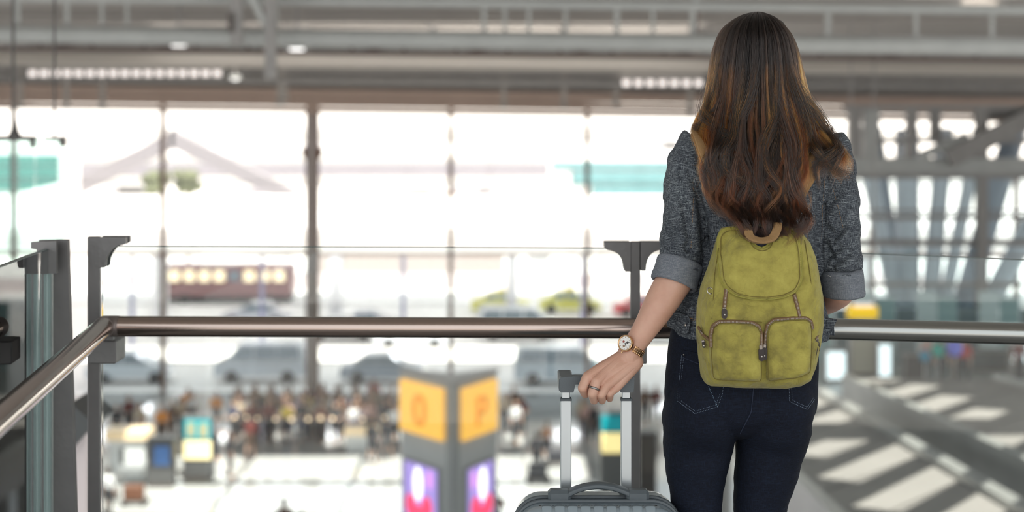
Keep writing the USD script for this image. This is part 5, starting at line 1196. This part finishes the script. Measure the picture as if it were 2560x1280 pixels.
zipper(bp, [(1746, 818), (1756, 836), (1774, 850)], fy, .006); zipper(bp, [(2054, 815), (2047, 832), (2039, 848)], fy, .006)
def pull(p0, p1, surf, off=.006, w=.0075):
    q = on(surf, [p0, p1], 6, off); d = q[-1] - q[0]
    a = part(bp, 'zip_puller', obox(q[0], q[0] + d * .42, .0065, .003, (0, 1, 0), .001), m_teeth)
    c0, c1 = q[0] + d * .45, q[-1]
    part(a, 'leather_tab', trimesh.convex.convex_hull(np.vstack([trimesh.creation.cylinder(w * .72, .0035, sections=16, transform=trimesh.transformations.translation_matrix(c) @ trimesh.transformations.rotation_matrix(np.pi / 2, (1, 0, 0))).vertices for c in (c0, c1)])), m_pull)
    part(a, 'rivet', ball(c1 * .75 + c0 * .25 + (0, -.0025, 0), (.0022, .0012, .0022), 1), m_metal)
pull((1811, 768), (1811, 790), fy); pull((1902, 862), (1904, 896), lay(pL, bpil), .009); pull((1912, 860), (1910, 894), lay(pR, bpil), .010)
pull((2042, 846), (2044, 874), fy, .006, .006); pull((1757, 850), (1760, 866), fy, .006, .004)
part(bp, 'strap_end', ribbon(on(fy, [(2041, 868), (2037, 887), (2034, 905)], 6, .004), .007, .003, (1, 0, 0)), m_pull)
part(bp, 'ring', trimesh.creation.torus(.0062, .0012, 16, 8, transform=trimesh.transformations.translation_matrix(on(fy, [(1775, 727), (1776, 728)], 2, .003)[0]) @ trimesh.transformations.rotation_matrix(1.2, (1, .4, 0))), m_metal)
# flap with a round notch at the top
fo = smooth_poly([(1803, 574), (1802, 640), (1805, 700), (1815, 722), (1840, 740), (1880, 749), (1920, 750), (1960, 745), (1992, 730), (2004, 706), (2007, 690), (2005, 640), (1999, 574)], .024, 2.74)
notch = Polygon([pz(1906 + 23 * math.cos(a), 596 + 24 * math.sin(a), 2.74) for a in np.linspace(0, 2 * np.pi, 30)]).union(Polygon([pz(*p, 2.74) for p in ((1883, 570), (1929, 570), (1929, 596), (1883, 596))]))
fo = fo.difference(notch).buffer(-.001).buffer(.001)
if fo.geom_type != 'Polygon': fo = max(fo.geoms, key=lambda g: g.area)
fl = Pillow(fo, .008, .007, lambda x, z: np.minimum(fy(x, z), 2.79) - .0015, None)
flm = part(bp, 'flap', fl.mesh(.0048, crease(.005, (18, 1, 14), 12)), m_bag, smooth=True)
part(flm, 'seam', seam_line(fo, .0055, fl.front), m_bseam)
part(flm, 'piping', seam_line(fo, .0002, lambda x, z: fl.base(x, z) - .003, .0022, 0), m_pipe)
part(bp, 'notch_lining', Pillow(Polygon([pz(1906 + 25 * math.cos(a), 596 + 26 * math.sin(a), 2.74) for a in np.linspace(0, 2 * np.pi, 30)]), .0012, .004, lambda x, z: np.minimum(fy(x, z), 2.79) - .0022).mesh(.003), pm('navy_lining', (.012, .016, .035), .7))
part(bp, 'yoke_seam', tube(on(fy, [(1778, 796), (1850, 803), (1905, 806)], 30, .0008), .001, 6), m_bseam)
for q in ([(1800, 600), (1786, 690), (1782, 780)], [(2012, 600), (2026, 690), (2034, 780)]):
    part(bp, 'side_seam', tube(on(fy, q, 40, .0004), .0008, 6), m_bseam)
# carrying loop and shoulder straps
lp = [W(1868, 562, 2.765), W(1872, 585, 2.748), W(1885, 597, 2.738), W(1906, 601, 2.735), W(1928, 596, 2.738), W(1940, 580, 2.748), W(1944, 558, 2.768)]
part(bp, 'carry_loop', ribbon(lp, .003, .018, (0, 1, 0), 30) if False else loft(np.c_[spl(np.array(lp), 30), np.full(30, .0022), np.full(30, .0085)], seg=14, hint=(0, -.5, .86), straight=True, power=4), m_strap, 'tan webbing loop')
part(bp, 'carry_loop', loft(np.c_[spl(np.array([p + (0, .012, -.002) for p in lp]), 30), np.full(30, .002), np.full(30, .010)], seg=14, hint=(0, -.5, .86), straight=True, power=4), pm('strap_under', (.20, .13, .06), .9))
sr = [W(1978, 520, 2.83), W(1990, 480, 2.842), W(2010, 445, 2.843), W(2034, 405, 2.850), W(2052, 372, 2.87), W(2050, 345, 2.92), W(2035, 345, 3.0), W(2030, 420, 3.07), W(2035, 560, 3.075), W(2048, 640, 3.065), W(2048, 700, 3.02), W(2044, 760, 2.92), W(2034, 805, 2.852)]
part(bp, 'shoulder_strap', loft(np.c_[spl(np.array(sr), 70), np.full(70, .021), np.full(70, .003)], seg=14, hint=np.where(np.arange(70)[:, None] < 45, (.85, 0, .53), (.1, 0, 1)), straight=True, power=4), m_strap, 'tan shoulder strap')
sl_ = [W(1840, 520, 2.84), W(1815, 470, 2.842), W(1790, 420, 2.845), W(1765, 372, 2.86), W(1750, 340, 2.90), W(1755, 330, 2.95), W(1765, 345, 3.02), W(1770, 420, 3.075), W(1765, 560, 3.08), W(1745, 690, 3.07), W(1733, 740, 2.96), W(1750, 850, 2.858)]
part(bp, 'shoulder_strap', loft(np.c_[spl(np.array(sl_), 70), np.full(70, .021), np.full(70, .003)], seg=14, hint=np.where(np.arange(70)[:, None] < 45, (-.85, 0, .53), (-.1, 0, 1)), straight=True, power=4), m_strap, 'tan shoulder strap')

# ------------------------------------------------------------------ wristwatch and ring
m_gold = pm('rose_gold', (.62, .40, .22), .22, metal=1); m_gold2 = pm('dark_gold', (.32, .21, .12), .28, metal=1); m_dial = pm('dial_white', (.78, .78, .76), .35)
wax = P3(1604, 836, 2.870) - P3(1577, 876, 2.868); wax /= np.linalg.norm(wax)
wc = P3(1581, 868, 2.869)
va = np.array([0, -1.0, 0]) - (np.array([0, -1.0, 0]) @ wax) * wax; va /= np.linalg.norm(va); vb = np.cross(wax, va)     # towards the camera, and across
if vb[0] > 0: vb = -vb                                        # vb points to picture left
wt = thing('wristwatch', 'gold bracelet wristwatch with a round white dial on the woman\'s left wrist', 'watch', tuple(wc))
ra_, rb_ = .0262, .0228
nl = 26
face_a = np.radians(38)
def rimp(a, k=1.0): return wc + va * rb_ * k * math.cos(a) + vb * ra_ * k * math.sin(a)
for k in range(nl):
    a = face_a + np.radians(36) + (2 * np.pi - np.radians(72)) * (k + .5) / nl
    p = rimp(a); dn = (rimp(a) - wc); dn /= np.linalg.norm(dn); tg = np.cross(wax, dn)
    for o, ln, mm in ((-.0047, .0043, m_gold), (0, .0046, m_gold2), (.0047, .0043, m_gold)):
        c = p + wax * o
        part(wt, 'link', obox(c - wax * ln / 2, c + wax * ln / 2, .0046, .0024, dn, .0006), mm)
fn = va * math.cos(face_a) + vb * math.sin(face_a) - wax * .12; fn /= np.linalg.norm(fn)
fc = rimp(face_a, 1.02)
def disc(c, r, h, n, s=40): return trimesh.creation.cylinder(r, segment=[c, c + n * h], sections=s)
part(wt, 'case', disc(fc, .0165, .006, fn), m_gold)
bez = trimesh.creation.torus(.0152, .0017, 40, 10); R_ = trimesh.geometry.align_vectors((0, 0, 1), fn); bez.apply_transform(R_); bez.apply_translation(fc + fn * .0062)
part(wt, 'bezel', bez, m_gold)
dl = part(wt, 'dial', disc(fc + fn * .0058, .0142, .0008, fn), m_dial, 'white dial')
up = wax - (wax @ fn) * fn; up /= np.linalg.norm(up); rt = np.cross(up, fn)
for k in range(12):
    a = k * np.pi / 6; d = up * math.cos(a) + rt * math.sin(a); part(dl, 'hour_mark', obox(fc + fn * .0069 + d * .0105, fc + fn * .0069 + d * .0128, .0008, .0004, fn), m_gold2)
for a, L, w in ((2.2, .0075, .0011), (.9, .0108, .0008)):
    d = up * math.cos(a) + rt * math.sin(a); part(dl, 'hand', obox(fc + fn * .0074, fc + fn * .0074 + d * L, w, .0004, fn), pm('watch_hand', (.05, .04, .04), .4))
for iu, ((u_, v_), col) in enumerate((((.004, .004), (.05, .045, .05)), ((-.0045, .001), (.30, .06, .05)), ((.001, -.006), (.25, .16, .1)))):
    part(dl, 'subdial', disc(fc + fn * .0066 + rt * u_ + up * v_, .0024, .0005, fn, 16), pm(f'subdial{iu}', col, .5))
part(wt, 'crown', rod(fc + fn * .003 - up * .0165 + rt * .002, fc + fn * .003 - up * .0205 + rt * .002, .0018, 10), m_gold)
rg = thing('finger_ring', 'dark silver ring on the middle finger of the hand holding the handle', 'ring', tuple(mcp[1] * .42 + pip[1] * .58))
rc = mcp[1] * .42 + pip[1] * .58; rd = pip[1] - mcp[1]; rd /= np.linalg.norm(rd)
tr_ = trimesh.creation.torus(.0106, .0015, 32, 10); tr_.vertices[:, 2] *= 1.5; tr_.apply_transform(trimesh.geometry.align_vectors((0, 0, 1), rd)); tr_.apply_translation(rc)
part(rg, 'band', tr_, pm('ring_silver', (.22, .21, .20), .25, metal=1))

# ------------------------------------------------------------------ suitcase
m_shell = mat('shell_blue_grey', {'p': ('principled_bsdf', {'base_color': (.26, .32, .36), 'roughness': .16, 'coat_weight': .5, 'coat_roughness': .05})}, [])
m_shgrey = pm('case_grey_plastic', (.088, .108, .122), .42, bump=.0003, bs=900); m_alu = pm('brushed_aluminium', (.52, .56, .58), .32, metal=.75)
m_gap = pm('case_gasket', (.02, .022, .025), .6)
xc = X(1492, 2.92); ZS = Z(1232, 2.96)
sc = thing('suitcase', 'blue grey hard shell suitcase with an extended pull handle held by the woman', 'suitcase', (xc, 2.92, 0))
hw = .168
def shell2(yf, ys, ztop, hw_, zbot, rx, ry):
    P = sbox(xc - hw_, zbot, xc + hw_, ztop).buffer(-rx).buffer(rx, 24); m_ = 180; rings = []
    s = 1 if ys > yf else -1
    for a in np.linspace(0, np.pi / 2, 9):
        ins = ry * (1 - math.sin(a)); d = ry * (1 - math.cos(a))
        q = P.buffer(-ins, 24).exterior if ins > 1e-9 else P.exterior
        st_ = q.project(Point(xc, 99)); L = q.length
        p = np.array([q.interpolate((st_ + L * i / m_) % L).coords[0] for i in range(m_)])
        rings.append(np.c_[p[:, 0], np.full(m_, yf + s * d), p[:, 1]])
    e = rings[-1].copy(); e[:, 1] = ys; rings.append(e)
    V = np.vstack(rings); i, j = np.meshgrid(np.arange(len(rings) - 1), np.arange(m_), indexing='ij')
    qd = np.stack([i * m_ + j, i * m_ + (j + 1) % m_, (i + 1) * m_ + (j + 1) % m_, (i + 1) * m_ + j], -1).reshape(-1, 4); k = len(V); e = np.arange(m_)
    f = np.vstack([qd[:, [0, 1, 2]], qd[:, [0, 2, 3]], np.c_[np.full(m_, k), (e + 1) % m_, e], np.c_[np.full(m_, k + 1), (len(rings) - 1) * m_ + e, (len(rings) - 1) * m_ + (e + 1) % m_]])
    mm = trimesh.Trimesh(np.vstack([V, rings[0].mean(0), rings[-1].mean(0)]), f, process=False); mm.fix_normals(); return mm
YFr, YMid, YBk = 2.838, 2.912, 3.0
fr_ = part(sc, 'front_shell', shell2(YFr, YMid - .009, ZS - .004, hw, .06, .055, .030), m_shell, smooth=40)
part(sc, 'back_shell', shell2(YBk, YMid + .009, ZS, hw, .06, .055, .030), m_shell, smooth=40)
part(sc, 'gasket', shell2(YMid - .010, YMid + .010, ZS - .005, hw - .003, .063, .053, .001), m_gap)
def around(y, inset, r, mt, nm, flat_=.5):
    q = sbox(xc - hw, .06, xc + hw, ZS - .002).buffer(-.055).buffer(.055 + inset, 24).exterior; n = 160
    p = np.array([q.interpolate(i / n, normalized=True).coords[0] for i in range(n + 1)]); return part(sc, nm, tube(np.c_[p[:, 0], np.full(n + 1, y), p[:, 1]], r, 8, hint=(0, 1, 0)), mt)
around(YMid - .013, .0005, .005, m_shgrey, 'edge_band'); around(YMid + .013, .0015, .005, m_shgrey, 'edge_band')
# ribs on the front shell, just coming into view at the bottom edge
for k in range(9):
    xx = xc - .104 + .026 * k
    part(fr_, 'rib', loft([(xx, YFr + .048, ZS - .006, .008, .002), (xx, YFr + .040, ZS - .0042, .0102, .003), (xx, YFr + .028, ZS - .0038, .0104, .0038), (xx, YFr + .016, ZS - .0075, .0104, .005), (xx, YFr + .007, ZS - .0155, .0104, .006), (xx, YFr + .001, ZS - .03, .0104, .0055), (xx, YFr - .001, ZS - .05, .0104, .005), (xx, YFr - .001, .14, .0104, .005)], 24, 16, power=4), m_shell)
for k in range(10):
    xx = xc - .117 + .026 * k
    part(fr_, 'groove_shade', loft([(xx, YFr + .042, ZS - .0048, .0036, .0016), (xx, YFr + .031, ZS - .0046, .0045, .0018), (xx, YFr + .020, ZS - .0062, .0045, .002), (xx, YFr + .009, ZS - .0115, .0045, .002), (xx, YFr + .002, ZS - .025, .0042, .002), (xx, YFr - .0006, ZS - .05, .0042, .002), (xx, YFr - .0006, .14, .0042, .002)], 16, 8), m_gap)  # dark raised strips painting the shade between the ribs
part(fr_, 'rib_frame', tube([(xc - .135, YFr + .020, ZS - .060), (xc - .130, YFr + .022, ZS - .030), (xc - .112, YFr + .030, ZS - .012), (xc, YFr + .034, ZS - .007), (xc + .112, YFr + .030, ZS - .012), (xc + .130, YFr + .022, ZS - .030), (xc + .135, YFr + .020, ZS - .060)], .0035, 8, (0, 1, 0), 60), m_shell)
# carry handle on top
hx0, hx1 = X(1370, 2.91), X(1622, 2.91)
zt_ = Z(1228, 2.91)
part(sc, 'handle_mount', bx(hx0, hx0 + .046, 2.897, 2.927, ZS - .012, zt_ + .004, .006), m_shgrey); part(sc, 'handle_mount', bx(hx1 - .046, hx1, 2.897, 2.927, ZS - .012, zt_ + .004, .006), m_shgrey)
gp = [W(1416, 1237, 2.912), W(1440, 1224, 2.912), W(1468, 1216, 2.912), W(1496, 1213, 2.912), W(1524, 1216, 2.912), W(1552, 1224, 2.912), W(1580, 1237, 2.912)]
part(sc, 'carry_handle', loft(np.c_[spl(np.array(gp), 36), np.full(36, .014), np.full(36, .0065)], seg=18, hint=(0, 1, 0), straight=True, power=3), m_shgrey, 'grey arched carry handle')
# pull handle
YT = 2.955
for px in (1414.5, 1565.5):
    x_ = X(px, YT)
    part(sc, 'pull_tube', bx(x_ - .0113, x_ + .0113, YT - .007, YT + .007, .35, Z(994, YT), .0015), m_alu)
    part(sc, 'pull_tube', bx(x_ - .0085, x_ + .0085, YT - .0052, YT + .0052, Z(1000, YT), Z(970, YT), .0012), m_alu)
    part(sc, 'tube_collar', bx(x_ - .0122, x_ + .0122, YT - .0078, YT + .0078, Z(1002, YT), Z(994, YT), .0015), m_shgrey)
    part(sc, 'tube_guide', bx(x_ - .016, x_ + .016, YT - .012, YT + .012, ZS - .02, Z(1231, YT), .003), m_shgrey)
ghx0, ghx1 = X(1398, 2.885), X(1584, 2.885)
zt1, zt2, zb_ = Z(937, 2.885), Z(956, 2.885), Z(976, 2.885)
grip = Polygon([(ghx0 + .003, zt1 - .001), (ghx0 + .03, zt1 + .001), (ghx1 - .03, zt1 + .001), (ghx1 - .003, zt1 - .001), (ghx1, zt1 - .004), (ghx1 - .002, zb_), (ghx1 - .028, zb_), (ghx1 - .032, zt2), (ghx0 + .032, zt2), (ghx0 + .028, zb_), (ghx0 + .002, zb_), (ghx0, zt1 - .004)]).buffer(-.002).buffer(.003).buffer(-.001)
gm = prism(grip, 2.862, 2.884)
part(sc, 'grip', gm, m_shgrey, 'grey plastic pull grip')
for px in (1414.5, 1565.5): 
    x_ = X(px, 2.885); part(sc, 'grip_socket', bx(x_ - .0145, x_ + .0145, 2.868, YT + .012, zb_, zt1 - .004, .003), m_shgrey)
for sx in (-.13, .13):
    for yy in (2.865, 2.965):
        part(sc, 'wheel', trimesh.creation.cylinder(.027, .022, sections=20, transform=trimesh.transformations.translation_matrix((xc + sx, yy, .027)) @ trimesh.transformations.rotation_matrix(np.pi / 2, (0, 1, 0))), m_gap)
        part(sc, 'wheel_fork', bx(xc + sx - .018, xc + sx + .018, yy - .018, yy + .018, .03, .075, .004), m_shgrey)
